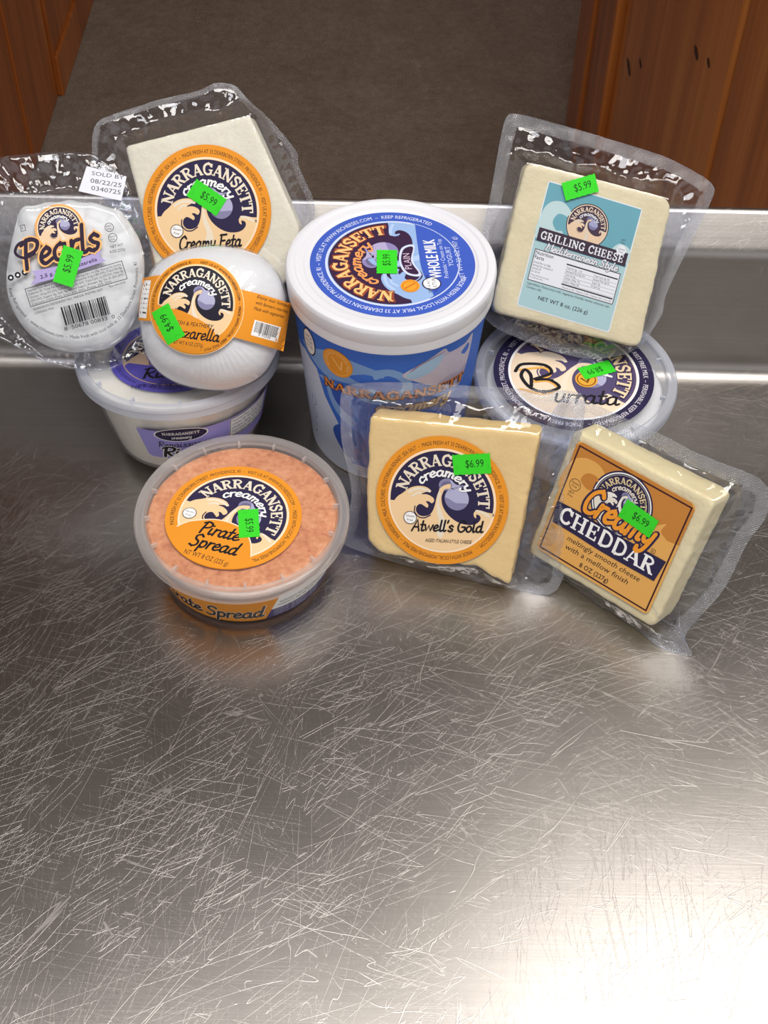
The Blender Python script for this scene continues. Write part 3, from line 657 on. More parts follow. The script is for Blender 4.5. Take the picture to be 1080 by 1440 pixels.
A.poly(catmull([(8, 94), (16, 100), (26, 105), (33, 108), (36, 104), (40, 103), (50, 103), (56, 106), (56, 92), (54, 80), (50, 70), (38, 74), (26, 82), (16, 88)], 5, True), (206, 200, 222), 5)
A.poly(catmull([(10, 94), (18, 100), (30, 104), (33, 102), (27, 94), (16, 90)], 5, True), (172, 206, 240), 6)
A.poly(catmull([(12, 95.5), (20, 101), (30, 104.6), (34, 106), (27, 104.5), (17, 101)], 5, True), (156, 140, 170), 7)
A.poly(catmull([(47, 97), (50, 100), (53, 101), (54, 97), (51, 94)], 4, True), BL, 6)
A.poly(catmull([(30, 80), (42, 76), (50, 72), (54, 84), (48, 82), (40, 84)], 5, True), (182, 174, 204), 6)
A.ell(-31.6, 95.2, 10.4, 10.2, (236, 156, 46), 8, 40); A.ell(-31.6, 95.2, 9.2, 9, (246, 180, 80), 9, 40); A.ell(-31.6, 95.2, 8.6, 8.4, (236, 156, 46), 10, 40)
A.line([(-35, 99), (-29, 91)], .7, (252, 206, 130), 11); A.line([(-28, 98), (-29, 91)], .7, (252, 206, 130), 11)
A.arc('MADE WITH LOCAL MILK', -31.6, 95.2, 6.6, 90, 1.5, (252, 214, 150), 11, 250)
A.ell(-54.6, 97.5, 6.2, 10, NAVY, 8, 40); A.ell(-54.6, 97.5, 5.4, 9, WHITE, 9, 40)
for i, s_ in enumerate(('LIVE &', 'ACTIVE', 'CULTURES')): A.text(s_, -54.6, 100.5 - i * 3.6, 2, NAVY, 10, 0, 'c', 1, 0, None, 1, 0, 7)
V, T, wd = gtext(BRAND, SERIF, 1.0); V2, T2, wd2 = gtext(BRAND, SERIF, 2.0)
def wavy(V, wd, g=1.0): return [(-43 + 97 * a / wd, 73.5 + b * 6.6 * g + 1.6 * math.cos((a / wd - .5) * 5)) for a, b in V]
A.tris(wavy([(a - .035 * wd / 12, b - .05) for a, b in V2], wd2), T2, (74, 44, 60), 12); A.tris(wavy(V, wd), T, (224, 138, 62), 13)
V, T, wd = gtext(SUB, SCRIPT, 1.2, .15); V2, T2, wd2 = gtext(SUB, SCRIPT, 2.2, .15)
f2 = lambda V: [(-8 + 50 * a / wd, 64 + b * 8.5) for a, b in V]
A.tris(f2(V2), T2, (74, 44, 60), 12); A.tris(f2(V), T, (240, 200, 150), 13)
A.line([(-60, 52), (-57, 50), (-57, 45), (-60, 43), (-62, 46), (-61, 51)], .5, (96, 122, 180), 3); A.line([(-61, 40), (-58, 38), (-58, 33), (-61, 32), (-63, 35), (-62, 39)], .5, (96, 122, 180), 3)
A.line([(-63, 29), (-60, 24)], .6, (60, 80, 130), 3); A.disc(-62, 19, 1, (60, 60, 90), 3, 16)
o = A.build('tub_print', cone_fn(RYB, RYT, ZY, .05), yt, 2.0, .03); o['label'] = 'blue wave print with orange seal and lettering'

# ------------------------------------------------------------------ bagged cheeses
def frame_mat(p, el, az, rho, T):
    el, az, rho = R(el), R(az), R(rho)
    n = Vector((math.sin(az) * math.cos(el), -math.cos(az) * math.cos(el), math.sin(el)))
    u0 = Vector((math.cos(az), math.sin(az), 0)); v0 = n.cross(u0)
    u = math.cos(rho) * u0 + math.sin(rho) * v0; v = -math.sin(rho) * u0 + math.cos(rho) * v0
    m = Matrix((u, v, n)).transposed().to_4x4(); m.translation = (Vector(p) - T * n) * MM
    return m
def chaikin(P, k=2, q=.25):
    for _ in range(k):
        o = []
        for i in range(len(P)):
            a, b = P[i], P[(i + 1) % len(P)]
            o += [((1 - q) * a[0] + q * b[0], (1 - q) * a[1] + q * b[1]), (q * a[0] + (1 - q) * b[0], q * a[1] + (1 - q) * b[1])]
        P = o
    return P
def resample(P, n):
    P = np.array(P, float); Q = np.vstack([P, P[:1]]); L = np.r_[0, np.cumsum(np.hypot(*np.diff(Q, axis=0).T))]
    s = np.linspace(0, L[-1], n, endpoint=False)
    return np.c_[np.interp(s, L, Q[:, 0]), np.interp(s, L, Q[:, 1])]
def round_poly(P, r, n):
    out = []
    for i in range(len(P)):
        a, b, c = Vector(P[i - 1]), Vector(P[i]), Vector(P[(i + 1) % len(P)])
        d1, d2 = (a - b), (c - b); k1, k2 = min(r, d1.length * .4), min(r, d2.length * .4)
        s, e = b + d1.normalized() * k1, b + d2.normalized() * k2
        for t in (0, .25, .5, .75, 1): out.append(tuple((1 - t) ** 2 * s + 2 * t * (1 - t) * b + t * t * e))
    return resample(out, n)
def cheese_block(name, P, T, mat, parent, rough=.5, seed=0, rad=4, crumble=None):
    n = 220; O = round_poly(P, rad, n); c = O.mean(0)
    V, F = [], []
    rings = [(0, 2.2), (.35, 1.0), (1.1, .25), (2.6, 0)] + [(T * k / 8, 0) for k in range(2, 7)] + [(T - 2.6, 0), (T - 1.1, .25), (T - .35, 1.0), (T, 2.2), (T, 5), (T, 12)]
    for z, ins in rings:
        for x, y in O:
            dx, dy = c[0] - x, c[1] - y; L = math.hypot(dx, dy)
            k = ins + rough * (noise.noise(Vector((x * .09, y * .09, z * .09 + seed))) + .6 * noise.noise(Vector((x * .3, y * .3, z * .3 + seed))))
            if crumble: k += crumble(x, y, z)
            V.append((x + dx / L * k, y + dy / L * k, z + (.12 * rough * noise.noise(Vector((x * .1, y * .1, seed + 9))) if 0 < z < T else 0)))
    for i in range(len(rings) - 1):
        for j in range(n):
            k = (j + 1) % n; F.append((i * n + j, i * n + k, (i + 1) * n + k, (i + 1) * n + j))
    F.append(tuple(range(n))[::-1]); F.append(tuple((len(rings) - 1) * n + j for j in range(n)))
    return mesh_obj(name, V, F, mat, parent, True, None, 50)
def pouch(parent, outline, block, z0, z1, zs, seed, wr=1.5, sealw=7, reach=13, warp=2.5, curl=None, name='bag_film', floor_z=.35, lift=.45, ease=1.25, n=230, m=64):
    """clear bag: a front and a back sheet that hug the cheese and meet at a wavy sealed edge"""
    O = resample(chaikin(outline, 2, .2), n); B = np.array(block, float); c = B.mean(0)
    t = np.linspace(0, 1, m) ** .85
    P = c + (O - c)[None] * t[:, None, None]                      # m x n x 2
    Q = P.reshape(-1, 2)
    A_ = B; D_ = np.roll(B, -1, 0)
    ab = D_ - A_; ap = Q[:, None] - A_[None]
    h = np.clip((ap * ab).sum(-1) / (ab * ab).sum(-1), 0, 1)
    dist = np.linalg.norm(ap - ab * h[..., None], axis=-1).min(1)
    x, y = Q[:, 0:1], Q[:, 1:2]
    cond = (A_[:, 1] > y) != (D_[:, 1] > y)
    xi = (D_[:, 0] - A_[:, 0]) * (y - A_[:, 1]) / np.where(D_[:, 1] == A_[:, 1], 1e-9, D_[:, 1] - A_[:, 1]) + A_[:, 0]
    inside = (np.sum(cond & (x < xi), 1) % 2) == 1
    s = np.where(inside, 0, dist)
    oab = np.roll(O, -1, 0) - O; oap = Q[:, None] - O[None]
    oh = np.clip((oap * oab).sum(-1) / (oab * oab).sum(-1), 0, 1)
    od = np.linalg.norm(oap - oab * oh[..., None], axis=-1).min(1)
    MWm = parent.matrix_world; inv = MWm.inverted()
    V = []
    tt = np.repeat(t, n)
    for side in (1, -1):
        top = z1 + lift if side > 0 else z0 - lift
        for i in range(len(Q)):
            px, py = Q[i]; si = s[i]; e = tt[i]
            w_ = reach * (.75 + .5 * noise.noise(Vector((px * .05, py * .05, seed))))
            g = max(0.0, 1 - si / max(4, w_)) ** ease
            close = min(1.0, od[i] / sealw) if sealw else 1.0
            if e > .999: close = 0
            close = close * close * (3 - 2 * close)
            f = min(1.0, si / 5); f = f * f * (3 - 2 * f)
            rd = 1 - abs(noise.noise(Vector((px * .11, py * .11, seed + 3.3 * side)))) * 2.2
            r2 = 1 - abs(noise.noise(Vector((px * .27, py * .21, seed + 8 + side)))) * 2.4
            an = math.atan2(py - c[1], px - c[0])
            pl = max(0, 1 - abs(noise.noise(Vector((an * 9, si * .03, seed + side)))) * 4.5)
            z = zs + (top - zs) * g * (close if si > 0 else 1)
            z += side * f * (close) * (wr * .55 * max(0, rd) + wr * .25 * max(0, r2) + wr * .75 * pl + .25)
            if si == 0: z += side * .28 * (noise.noise(Vector((px * .12, py * .12, seed))) + .5)
            lf = min(1.0, si / 18)
            z += warp * lf * (noise.noise(Vector((px * .035, py * .035, seed + 20))) + .35 * noise.noise(Vector((px * .12, py * .12, seed + 21))))
            if curl: z += curl(px, py) * lf
            z += side * .05
            wv = MWm @ Vector((px * MM, py * MM, z * MM))
            if floor_z is not None and wv.z < floor_z * MM:
                over = floor_z * MM - wv.z
                wv.z = (floor_z + (.25 if side > 0 else 0)) * MM + .0006 * max(0, noise.noise(Vector((px * .2, py * .2, seed))))
            if wv.y > .1634 and wv.z < .094: wv.y = .1634
            q = inv @ wv
            V.append((q.x / MM, q.y / MM, q.z / MM))
    F, MI = [], []
    N = m * n
    for side in (0, 1):
        b = side * N
        for i in range(m - 1):
            for j in range(n):
                k = (j + 1) % n
                q = (b + i * n + j, b + (i + 1) * n + j, b + (i + 1) * n + k, b + i * n + k)
                if i == 0: q = (b + j, b + n + j, b + n + k)
                F.append(q if side == 0 else q[::-1]); MI.append(1 if (sealw and od[i * n + j] < sealw * .95 and s[i * n + j] > 2) else 0)
    o = mesh_obj(name, V, F, [MAT['film'], MAT['seal']], parent, True, MI)
    o['label'] = 'clear wrinkled plastic bag with an embossed sealed edge'
    return o
def flat(z): return lambda u, v, h: (u, v, z + h)

# --- golden block, front centre
TA = 22
mA = frame_mat((109.8, 5.4, 46.7), 30, -13, 0, TA)
tA = thing('bagged_cheese', 'golden yellow cheese block in clear bag with an orange ringed round label', 'cheese', mA)
blkA = [(-47, 39.8), (45.4, 47.2), (44.6, 0), (43.9, -41.4), (36, -39), (24, -33.6), (10, -36), (-2, -38), (-16, -37), (-30.7, -37.5), (-38.5, -31.2), (-43, 0)]
cheese_block('cheese', blkA, TA, MAT['gold'], tA, .7, 1.3, 2.5, lambda x, y, z: (2.2 * max(0, noise.noise(Vector((x * .16, y * .16, z * .08)))) + .8 * abs(noise.noise(Vector((x * .5, y * .5, z * .4))))) if y < -26 else 0)
filmA = [(-66, 51), (-45, 57), (-6, 62), (41, 68), (63, 71), (66.5, 63), (68, 14), (73.5, -44), (50, -50), (-3, -48), (-50, -43), (-57, -40), (-54, -28), (-52, -10), (-62, 16), (-67, 42)]
pouch(tA, filmA, blkA, 0, TA, TA * .45, 11, 2.0, 7, 12, 3.0)
A = round_label(36.6, -1, words=RING1)
A.frame(0, 0, 36.6 * .815, 0)
A.text("Atwell's Gold", .18, -.56, .215, BLACK, 12, 10, 'c', 1.1, .2, SCRIPT, 1.2, 0, 1.32); A.text('AGED ITALIAN-STYLE CHEESE', .24, -.77, .066, TXT, 12, 9, 'c', .9, .2, None, 1, 0, .86)
gluten(A, -.53, -.43, .125, 12, 4)
A.text('R', .98, -.1, .05, TXT, 12)
o = A.frame().build('label', lambda u, v, h: (u - .6, v + .4, TA + 1.05 + h), tA); o['label'] = 'orange ringed round label with navy emblem'
sticker('$6.99', 12.4, 24.4, 14, tA, flat(TA + 1.5))

# --- pale yellow block, right front
TC = 23
mC = frame_mat((200.8, -13.3, 50.3), 25.6, -39.9, 1.4, TC)
tC = thing('bagged_cheese', 'pale yellow cheese block in clear bag with a square tan and brown label', 'cheese', mC)
blkC = [(-41.5, 38.5), (44.3, 41), (42.3, -40.5), (-41, -40.5)]
cheese_block('cheese', blkC, TC, MAT['cheddar'], tC, .6, 4.1, 4.5)
filmC = [(-64, 45), (-48, 50.5), (-4, 54), (29, 55), (61.5, 59.5), (69, 43), (64.5, 24), (65, -7), (54, -43), (67, -49), (47, -60), (36, -57), (13, -55), (-15, -56), (-45, -56), (-56, -46), (-60, -11)]
pouch(tC, filmC, blkC, 0, TC, TC * .45, 23, 2.2, 8, 13, 3.0)
A = Art(); TAN, CAR, CAR2, DK = (226, 170, 92), (196, 130, 58), (238, 190, 120), (66, 28, 34)
A.rect(0, 0, 73.5, 69, TAN, 0, 0, 3)
A.poly([(-36.75, 5), (-36.75, 31.5), (-33.8, 34.4), (33.8, 34.4), (36.75, 31.5), (36.75, 10)] + catmull([(30, 9), (25, 12), (26, 17), (21, 13), (14, 6), (0, 4), (-20, 2)], 5), CAR, 1)
A.poly(catmull([(-36.7, 4), (-36.7, 20), (-30, 27), (-20, 27.5), (-13, 22), (-14, 17), (-19, 21), (-25, 20), (-27, 15), (-22, 12), (-16, 12), (-16, 2)], 5, True), TAN, 2)
A.poly(catmull([(-26, 16), (-23, 20), (-18, 20.5), (-15, 17), (-18, 14), (-22, 13.5)], 4, True), CAR, 3)
A.frame_line(.2, -.3, 69.5, 64.5, .9, DK, 4)
A.disc(-.6, 14.2, 18.2, NAVY, 3); A.disc(-.6, 14.2, 17.3, WHITE, 4)
emblem(A, -.6, 14.2, 16.6, 0, L=5, rim=NAVY, navy=NAVY, cream=(232, 226, 214), cream2=WHITE, brand=(222, 202, 160), sub=(232, 222, 210))
A.poly(catmull([(-35, -2.6), (-20, -1.8), (0, -2.2), (34.2, -1.6)], 5) + catmull([(32.4, -15.0), (0, -15.8), (-20, -15.2), (-33.2, -15.2)], 5), NAVY, 14)
A.text('CHEDDAR', -.3, -12.7, 9.2, WHITE, 16, 0, 'c', 1, 0, SERIF, .95, .04, 61)
A.text('Creamy', .8, .4, 15, NAVY, 15, 1, 'c', 1, .22, SCRIPT, 2.4, 0, 44); A.text('Creamy', .8, .4, 15, (240, 156, 50), 17, 1, 'c', 1, .22, SCRIPT, 1.3, 0, 43.4)
A.text('meltingly smooth cheese', 1.6, -20.2, 3.1, TXT, 5, .5, 'c', 1, .22, None, 1, 0, 46.5); A.text('with a mellow finish', -.8, -25.2, 3.1, TXT, 5, .5, 'c', 1, .22, None, 1, 0, 40.5)
A.text('8 OZ (227g)', 0, -30.6, 2.7, TXT, 5, .5, 'c', 1, 0, None, 1, 0, 18.5); A.text('8 OZ (227g)', .08, -30.5, 2.7, TXT, 6, .5, 'c', 1, 0, None, 1, 0, 18.5)
A.ring(-28.9, 10.7, 3.2, 3.5, TXT, 5, 32); A.text('Gluten', -28.9, 11.1, 1.3, TXT, 5); A.text('Free', -28.9, 9.2, 1.3, TXT, 5); A.text('rBST', -29.3, 5.2, 1.3, TXT, 5); A.text('Free', -29.3, 3.3, 1.3, TXT, 5)
A.frame_line(25.5, -.1, 2.2, 2.2, .25, TXT, 5); A.text('K', 25.5, -.7, 1.2, TXT, 5)
o = A.build('label', flat(TC + 1.1), tC, None, .015); o['label'] = 'square tan and brown label with a navy banner'
sticker('$6.99', 11.2, 12.2, -6, tC, flat(TC + 1.65))

# --- grilling cheese, on the deli tub
TG = 22
mG = frame_mat((188.6, 141.0, 110.2), 38, 0, -14, TG)
tG = thing('bagged_cheese', 'cream coloured cheese block in clear bag with a teal rectangular label leaning on the backsplash', 'cheese', mG)
blkG = [(-46.2, 42.2), (40.5, 43.9), (48.0, -42.2), (-42.1, -44.9)]
cheese_block('cheese', blkG, TG, MAT['grilling'], tG, .7, 7.7, 6)
filmG = [(-63.8, 66), (-52.6, 67.7), (-16, 67.7), (17, 67.5), (37, 66.3), (66, 59.4), (64, 44), (55, -10), (58, -18), (50, -45), (25, -57), (-3, -58), (-43, -53), (-56, -30), (-59, 1), (-59.5, 17), (-63, 50)]
def g_fn(u, v, h):
    sk = -.03 * v
    return (u - 1.4 + sk, v - 1.6 - .018 * u, TG + .15 + h)
A = Art(); TL, TD, TP = (184, 216, 214), (116, 178, 188), (206, 228, 224)
A.rect(0, 0, 56.5, 72.5, WHITE, 0, 0, 1.5); A.rect(0, 0, 55.3, 71.3, TL, 1, 0, 1.2)
A.poly([(-27.6, 2), (-27.6, 35.6), (27.6, 35.6), (27.6, 2)], TD, 2)
A.poly(catmull([(-27.4, 4), (-27.4, 18), (-24, 25), (-17, 27), (-11, 23), (-10, 18), (-13, 20), (-18, 20), (-20, 15), (-17, 11), (-13, 11), (-13, 4)], 5, True), TP, 3)
A.poly(catmull([(27.4, 4), (27.4, 12), (21, 14), (17, 10), (14, 4)], 5, True), TP, 3)
A.disc(0, 18.2, 12.4, DK, 3); emblem(A, 0, 18.2, 11.9, 0, L=4, rim=PALE, navy=(74, 54, 72), cream=(246, 214, 176), brand=PALE)
A.rect(.2, 6.2, 53.5, 7.6, (62, 44, 62), 14); A.text('GRILLING CHEESE', .2, 4.0, 4.4, WHITE, 15, 0, 'c', 1, 0, SERIF, 1.0, .05, 50)
A.text('Mediterranean Style', 1.5, -1.5, 4.2, (62, 44, 62), 15, 0, 'c', 1, .2, SCRIPT, 2.0, 0, 43.6); A.text('Mediterranean Style', 1.5, -1.5, 4.2, WHITE, 16, 0, 'c', 1, .2, SCRIPT, 1.25, 0, 43.4)
A.rect(0, -11.2, 52, 18.4, WHITE, 3); A.frame_line(0, -11.2, 51.4, 17.8, .45, TXT, 4)
for q in (0, .1): A.text('Nutrition', -25, -4.9 - q, 2.0, TXT, 4, 0, 'l'); A.text('Facts', -25, -7.5 - q, 2.0, TXT, 4, 0, 'l')
for i, s_ in enumerate(('Serving Size 1oz (28g)', 'Servings Per Container 8', 'Calories 90', 'Fat Cal. 60')): A.text(s_, -25, -10 - i * 1.75, 1.1, TXT, 4, 0, 'l', .75)
A.text('*Percent Daily Values are based', -25, -17.2, .85, TXT, 4, 0, 'l', .7); A.text('on a 2,000 calorie diet.', -25, -18.6, .85, TXT, 4, 0, 'l', .7)
A.rect(9.5, -5.6, 31, .75, TXT, 4); A.rect(9.5, -17.2, 31, .75, TXT, 4)
for i, (a, b) in enumerate((('Total Fat 7g   11%', 'Total Carb. 0g  0%'), ('Saturated Fat 4.5g 23%', 'Dietary Fiber 0g 0%'), ('Trans Fat 0g', 'Sugars 0g'), ('Cholest. 20mg  7%', 'Protein 6g'), ('Sodium 190mg  8%', ''))):
    A.text(a, -5.5, -7.9 - i * 2, 1.1, TXT, 4, 0, 'l', .8)
    if b: A.text(b, 11, -7.9 - i * 2, 1.1, TXT, 4, 0, 'l', .8)
    A.rect(9.5, -8.4 - i * 2, 31, .12, TXT, 4)
A.text('Vitamin A 4% • Vitamin C 0% • Calcium 20% • Iron 0%', 9.5, -19.2, .9, TXT, 4, 0, 'c', 1, 0, None, 1, 0, 30)
A.text('Ingredients: Pasteurized milk, vegetarian friendly rennet, enzymes, salt.', -25.4, -22.6, 1.35, TXT, 4, 0, 'l', 1, 0, None, 1, 0, 50); A.text('Contains: milk.', -25.4, -24.8, 1.35, TXT, 4, 0, 'l', .8)
for q in (0, .07): A.text('NET WT 8 oz. (226 g)', -2 + q, -29.6, 2.3, TXT, 4, 0, 'c', 1, 0, None, 1, 0, 30)
A.disc(22.5, 8.0 + 2.6, 2.8, WHITE, 16, 24); A.text('Gluten', 22.5, 10.8, 1.0, TXT, 17); A.text('Free', 22.5, 9.2, 1.0, TXT, 17); A.text('rBST', 22.3, 16, 1.0, TXT, 5); A.text('Free', 22.3, 14.4, 1.0, TXT, 5)
o = A.build('label', g_fn, tG, None, .015); o['label'] = 'teal rectangular label with a dark banner and nutrition table'
pouch(tG, filmG, blkG, 0, TG, TG * .45, 37, 1.6, 8, 12, 2.5, lift=.75)
sticker('$5.99', -12.4, 36.2, 31, tG, flat(TG + 1.6), 19.5, 10.2)

# --- white block, left rear
TF = 22
mF = frame_mat((-27.6, 154.1, 126.9), 38, -3, 12, TF)
tF = thing('bagged_cheese', 'off white cheese block in clear bag with orange ringed label behind the white cheese ball', 'cheese', mF)
blkF = [(-40.5, 42), (33, 47.8), (44, 8), (51, -19), (42, -46), (10, -60), (-30, -60), (-36, -30)]
cheese_block('cheese', blkF, TF, MAT['feta'], tF, .3, 9.1, 2.5)
filmF = [(-58, 58.5), (-40, 62.5), (-17, 66), (6, 66.5), (16, 69.5), (27, 66.5), (31.5, 58), (42, 46), (50.5, 32.5), (55, 23.5), (53.5, 18), (61, -7.5), (52, -30), (46, -56), (12, -70), (-34, -70), (-48, -35), (-54, -9), (-64, 29)]
def curlF(x, y): return (-.55 * max(0, x - 30) + .25 * max(0, -x - 42)) + 2.0 * math.sin(x * .09) * min(1, max(0, (y - 44) / 15))
pouch(tF, filmF, blkF, 0, TF, TF * .5, 51, 1.6, 4, 12, 3.5, curlF)
A = round_label(37, 0, words=RING1)
A.frame(0, 0, 37 * .815, 0)
A.text('Creamy Feta', .10, -.68, .24, BLACK, 12, 8, 'c', 1.1, .2, SCRIPT, 1.2, 0, 1.2)
gluten(A, -.55, -.42, .125, 12, -4)
A.text('R', .95, -.12, .05, TXT, 12)
o = A.frame().frame().build('label', lambda u, v, h: (u * math.cos(R(-14)) - v * math.sin(R(-14)) - .2, u * math.sin(R(-14)) + v * math.cos(R(-14)) - 1.2, TF + 1.05 + h), tF); o['label'] = 'orange ringed round label with navy emblem'
sticker('$5.99', 1.0, 6.4, -43, tF, flat(TF + 1.5))

# --- white cheese ball on the ricotta tub
def radial(pts, n=256):
    P = resample(chaikin(pts, 2), 400); c = P.mean(0); d = P - c
    a = np.arctan2(d[:, 1], d[:, 0]); r = np.hypot(d[:, 0], d[:, 1]); o = np.argsort(a); a, r = a[o], r[o]
    g = np.linspace(-math.pi, math.pi, n, endpoint=False); rr = np.interp(g, np.r_[a - 2 * math.pi, a, a + 2 * math.pi], np.r_[r, r, r])
    return c, g, rr
outM = [(-35.8, 24.7), (-27, 33.6), (-8.8, 40), (9.7, 40.5), (23.9, 37.4), (33.7, 29.9), (40, 18.5), (42, 7.7), (41, -6.3), (37, -19.8), (31.2, -31.4), (19.5, -38.9), (6.5, -42.6), (-13.3, -41.3), (-27.7, -35.9), (-37.6, -25.4), (-41.3, -10.8), (-41.4, 7.7), (-38.2, 18.1)]
cM, gM, rM = radial(outM)
HM = 25.0
def moz_z(x, y, H=HM, grow=0.0):
    dx, dy = x - cM[0], y - cM[1]; a = math.atan2(dy, dx)
    r = float(np.interp(a, gM, rM)) + grow; q = min(1.0, math.hypot(dx, dy) / r)
    return (H + grow) * max(0.0, 1 - q ** 2.5) ** .55
mM = frame_mat((-19.1, 86.3, 105.0), 43, 0, -3, 0) @ Matrix.Scale(.977, 4)
tM = thing('cheese_ball', 'round white fresh cheese ball tightly wrapped in clear film with an orange strap label', 'cheese', mM)
def blob(name, c, g, r, hf, hb, mat, parent, grow=0.0, wrk=None, m=56, ex=2.5, ex2=.55):
    n = len(g); V, F = [], []
    qs = np.sin(np.linspace(0, math.pi / 2, m))
    for side in (1, -1):
        H = (hf if side > 0 else hb) + grow
        for q in qs:
            for a, rr in zip(g, r):
                x, y = c[0] + (rr + grow) * q * math.cos(a), c[1] + (rr + grow) * q * math.sin(a)
                z = side * H * max(0.0, 1 - q ** ex) ** ex2
                if wrk: x, y, z = wrk(x, y, z, q, a, side)
                V.append((x, y, z))
    N = m * n
    for s_ in (0, 1):
        for i in range(m - 1):
            for j in range(n):
                k = (j + 1) % n; b = s_ * N
                q4 = (b + i * n + j, b + (i + 1) * n + j, b + (i + 1) * n + k, b + i * n + k) if i else (b + j, b + n + j, b + n + k)
                F.append(q4 if s_ == 0 else q4[::-1])
    o = mesh_obj(name, V, F, mat, parent)
    return o
def wm(x, y, z, q, a, side):
    k = .8 * noise.noise(Vector((x * .06, y * .06, z * .06))) + (.5 * max(0, -math.sin(a - .25)) * q * math.sin(a * 60 + 4 * noise.noise(Vector((x * .05, y * .05, 1)))) if q > .55 else 0); return (x, y, z + side * k * (1 - q))
blob('cheese', cM, gM, rM, HM, HM - 2, MAT['mozz'], tM, -.9, wm)
def wf(x, y, z, q, a, side):
    pl = max(0, -math.sin(a - .25)) * q * q
    k = .55 * pl * math.sin(a * 60 + 4 * noise.noise(Vector((x * .05, y * .05, 1)))) + .5 * max(0, 1 - abs(noise.noise(Vector((x * .12, y * .12, side * 3)))) * 4) * (.25 + q)
    return (x, y, z + side * (k + .05))
o = blob('wrap_film', cM, gM, rM, HM, HM - 2, MAT['wrap'], tM, .1, wf); o['label'] = 'tight clear plastic wrap with fine pleats'
def moz_fn(u, v, h):
    z = moz_z(u, v, HM, 1.2)
    return (u, v, max(z, 2.0) + .35 + h * 1.6)
LM = (-6.8, 4.2)
A = Art()
A.poly([(16, 15.5), (30, 13.2), (43.5, 10.5), (41, -16.5), (28, -13.5), (15, -11)], ORANGE, 0)
A.poly([(-40.5, 18.5), (-24, 20.5), (-26, -5.5), (-40.8, -5.5)], ORANGE, 0)
A.disc(LM[0], LM[1], 26.6, (252, 214, 160), 1, 80); A.disc(LM[0], LM[1], 26.2, ORANGE, 2, 80)
emblem(A, LM[0], LM[1] + 1.5, 21.6, -6, L=3, rim=(252, 214, 160), navy=(28, 26, 44), lettering=True)
A.frame(LM[0], LM[1], 26.2, -6)
A.poly(catmull([(-.84, -.1), (-.6, -.14), (-.3, -.14), (0, -.22), (.28, -.32), (.5, -.48), (.62, -.70)], 5) + [(.99 * math.cos(R(a)), .99 * math.sin(R(a))) for a in range(308, 186, -5)], ORANGE, 14)
A.arc('VISIT US AT WWW.RICHEESES.COM  –  MADE WITH LOCAL, RBST FREE MILK  –', 0, 0, .9, 10, .055, TXT, 15, 170); A.arc('MADE FRESH AT 33 DEARBORN STREET, PROVIDENCE, RI  –', 0, 0, .9, 155, .055, TXT, 15, 105)
A.text('FRESH & FEATHERY', 0, -.42, .085, TXT, 15, 3, 'c', 1, .25, None, 1, 0, .86)
A.text('Mozzarella', .02, -.68, .25, BLACK, 15, 3, 'c', 1, .22, SCRIPT, 1.0, 0, 1.15)
A.text('NET WT 8 OZ (227g)', -.04, -.83, .075, TXT, 15, 3, 'c', 1, 0, None, 1, 0, .66)
A.frame(33, 5.5, 1, -11)
for i, s_ in enumerate(('Enjoy our luttery,', 'with farmers market', 'Made with vegetarian')): A.text(s_, -8, 4.4 - i * 3.3, 1.9, TXT, 2, 0, 'l', 1, .2, None, 1, 0, 18 - i)
A.frame(31.8, -6.2, 1, -11); A.rect(0, 0, 14, 8.6, WHITE, 2); A.barcode(0, .8, 12, 6, BLACK, 3, 0, 5); A.text('0 75200', 0, -3.6, 1.4, BLACK, 3)
A.text('KEEP', 11.5, -2, 1.5, TXT, 2, 0, 'c', .8)
A.frame(-37.2, 6.5, 1, -3); A.rect(0, 0, 5.5, 21, WHITE, 2)
for i in range(7): A.rect(.2, 8 - i * 2.6, 4.2, .5 if i % 3 else 1, TXT, 3)
A.frame()
o = A.build('label', moz_fn, tM, 2.6); o['label'] = 'orange strap label with round navy emblem'
sticker('$4.99', -21.5, -6.6, 122, tM, lambda u, v, h: moz_fn(u, v, h + .36), 20, 11.4, 2.5, 0, dx=1.0)

# --- bag of cheese pearls, far left
outP = [(-26.3, 41.2), (-18, 40.5), (-11.2, 42.5), (-5, 41.5), (1.3, 43.1), (9, 40.5), (15.3, 41.4), (24, 37), (29, 36.1), (32.5, 30), (34.4, 26.9), (39.7, 15.8), (40.2, 1.5), (37.2, -11.8), (34.3, -23.3), (28.9, -33.8), (18.2, -42.1), (3.6, -43.8), (-10.6, -42.8), (-23.4, -36.4), (-31.4, -27.8), (-37.3, -15.7), (-39, -2.2), (-36.3, 11.8), (-31.2, 27.4)]
cP, gP, rP = radial(outP)
mP = frame_mat((-100.0, 114.5, 108.4), 43, 8, 0, 0) @ Matrix.Scale(.988, 4)
tP = thing('pearl_cheese_bag', 'clear bag of small white cheese pearls printed with a big cursive name and lilac banner', 'cheese', mP)
HP = 11.5
pb = []
rn = random.Random(3)
for ring_, cnt in ((.86, 18), (.60, 12), (.33, 7), (0, 1)):
    for i in range(cnt):
        a = 2 * math.pi * (i + .3 * ring_) / cnt; rr = float(np.interp((a + math.pi) % (2 * math.pi) - math.pi, gP, rP)) * ring_
        pb.append((cP[0] + rr * math.cos(a), cP[1] + rr * math.sin(a), rn.uniform(.8, 1.2)))
def wp(x, y, z, q, a, side):
    d = min(math.hypot(x - b[0], y - b[1]) / b[2] for b in pb) / 7.5
    k = max(0, 1 - d * d) - .5
    amp = 2.0 * max(0, (q - .62) / .38) ** .7
    return (x, y, z + side * (amp * k) * (1 if q < .97 else .3))
blob('cheese', cP, gP, rP, HP, HP, MAT['pearl'], tP, 0, wp, 56, 5.0, .5)
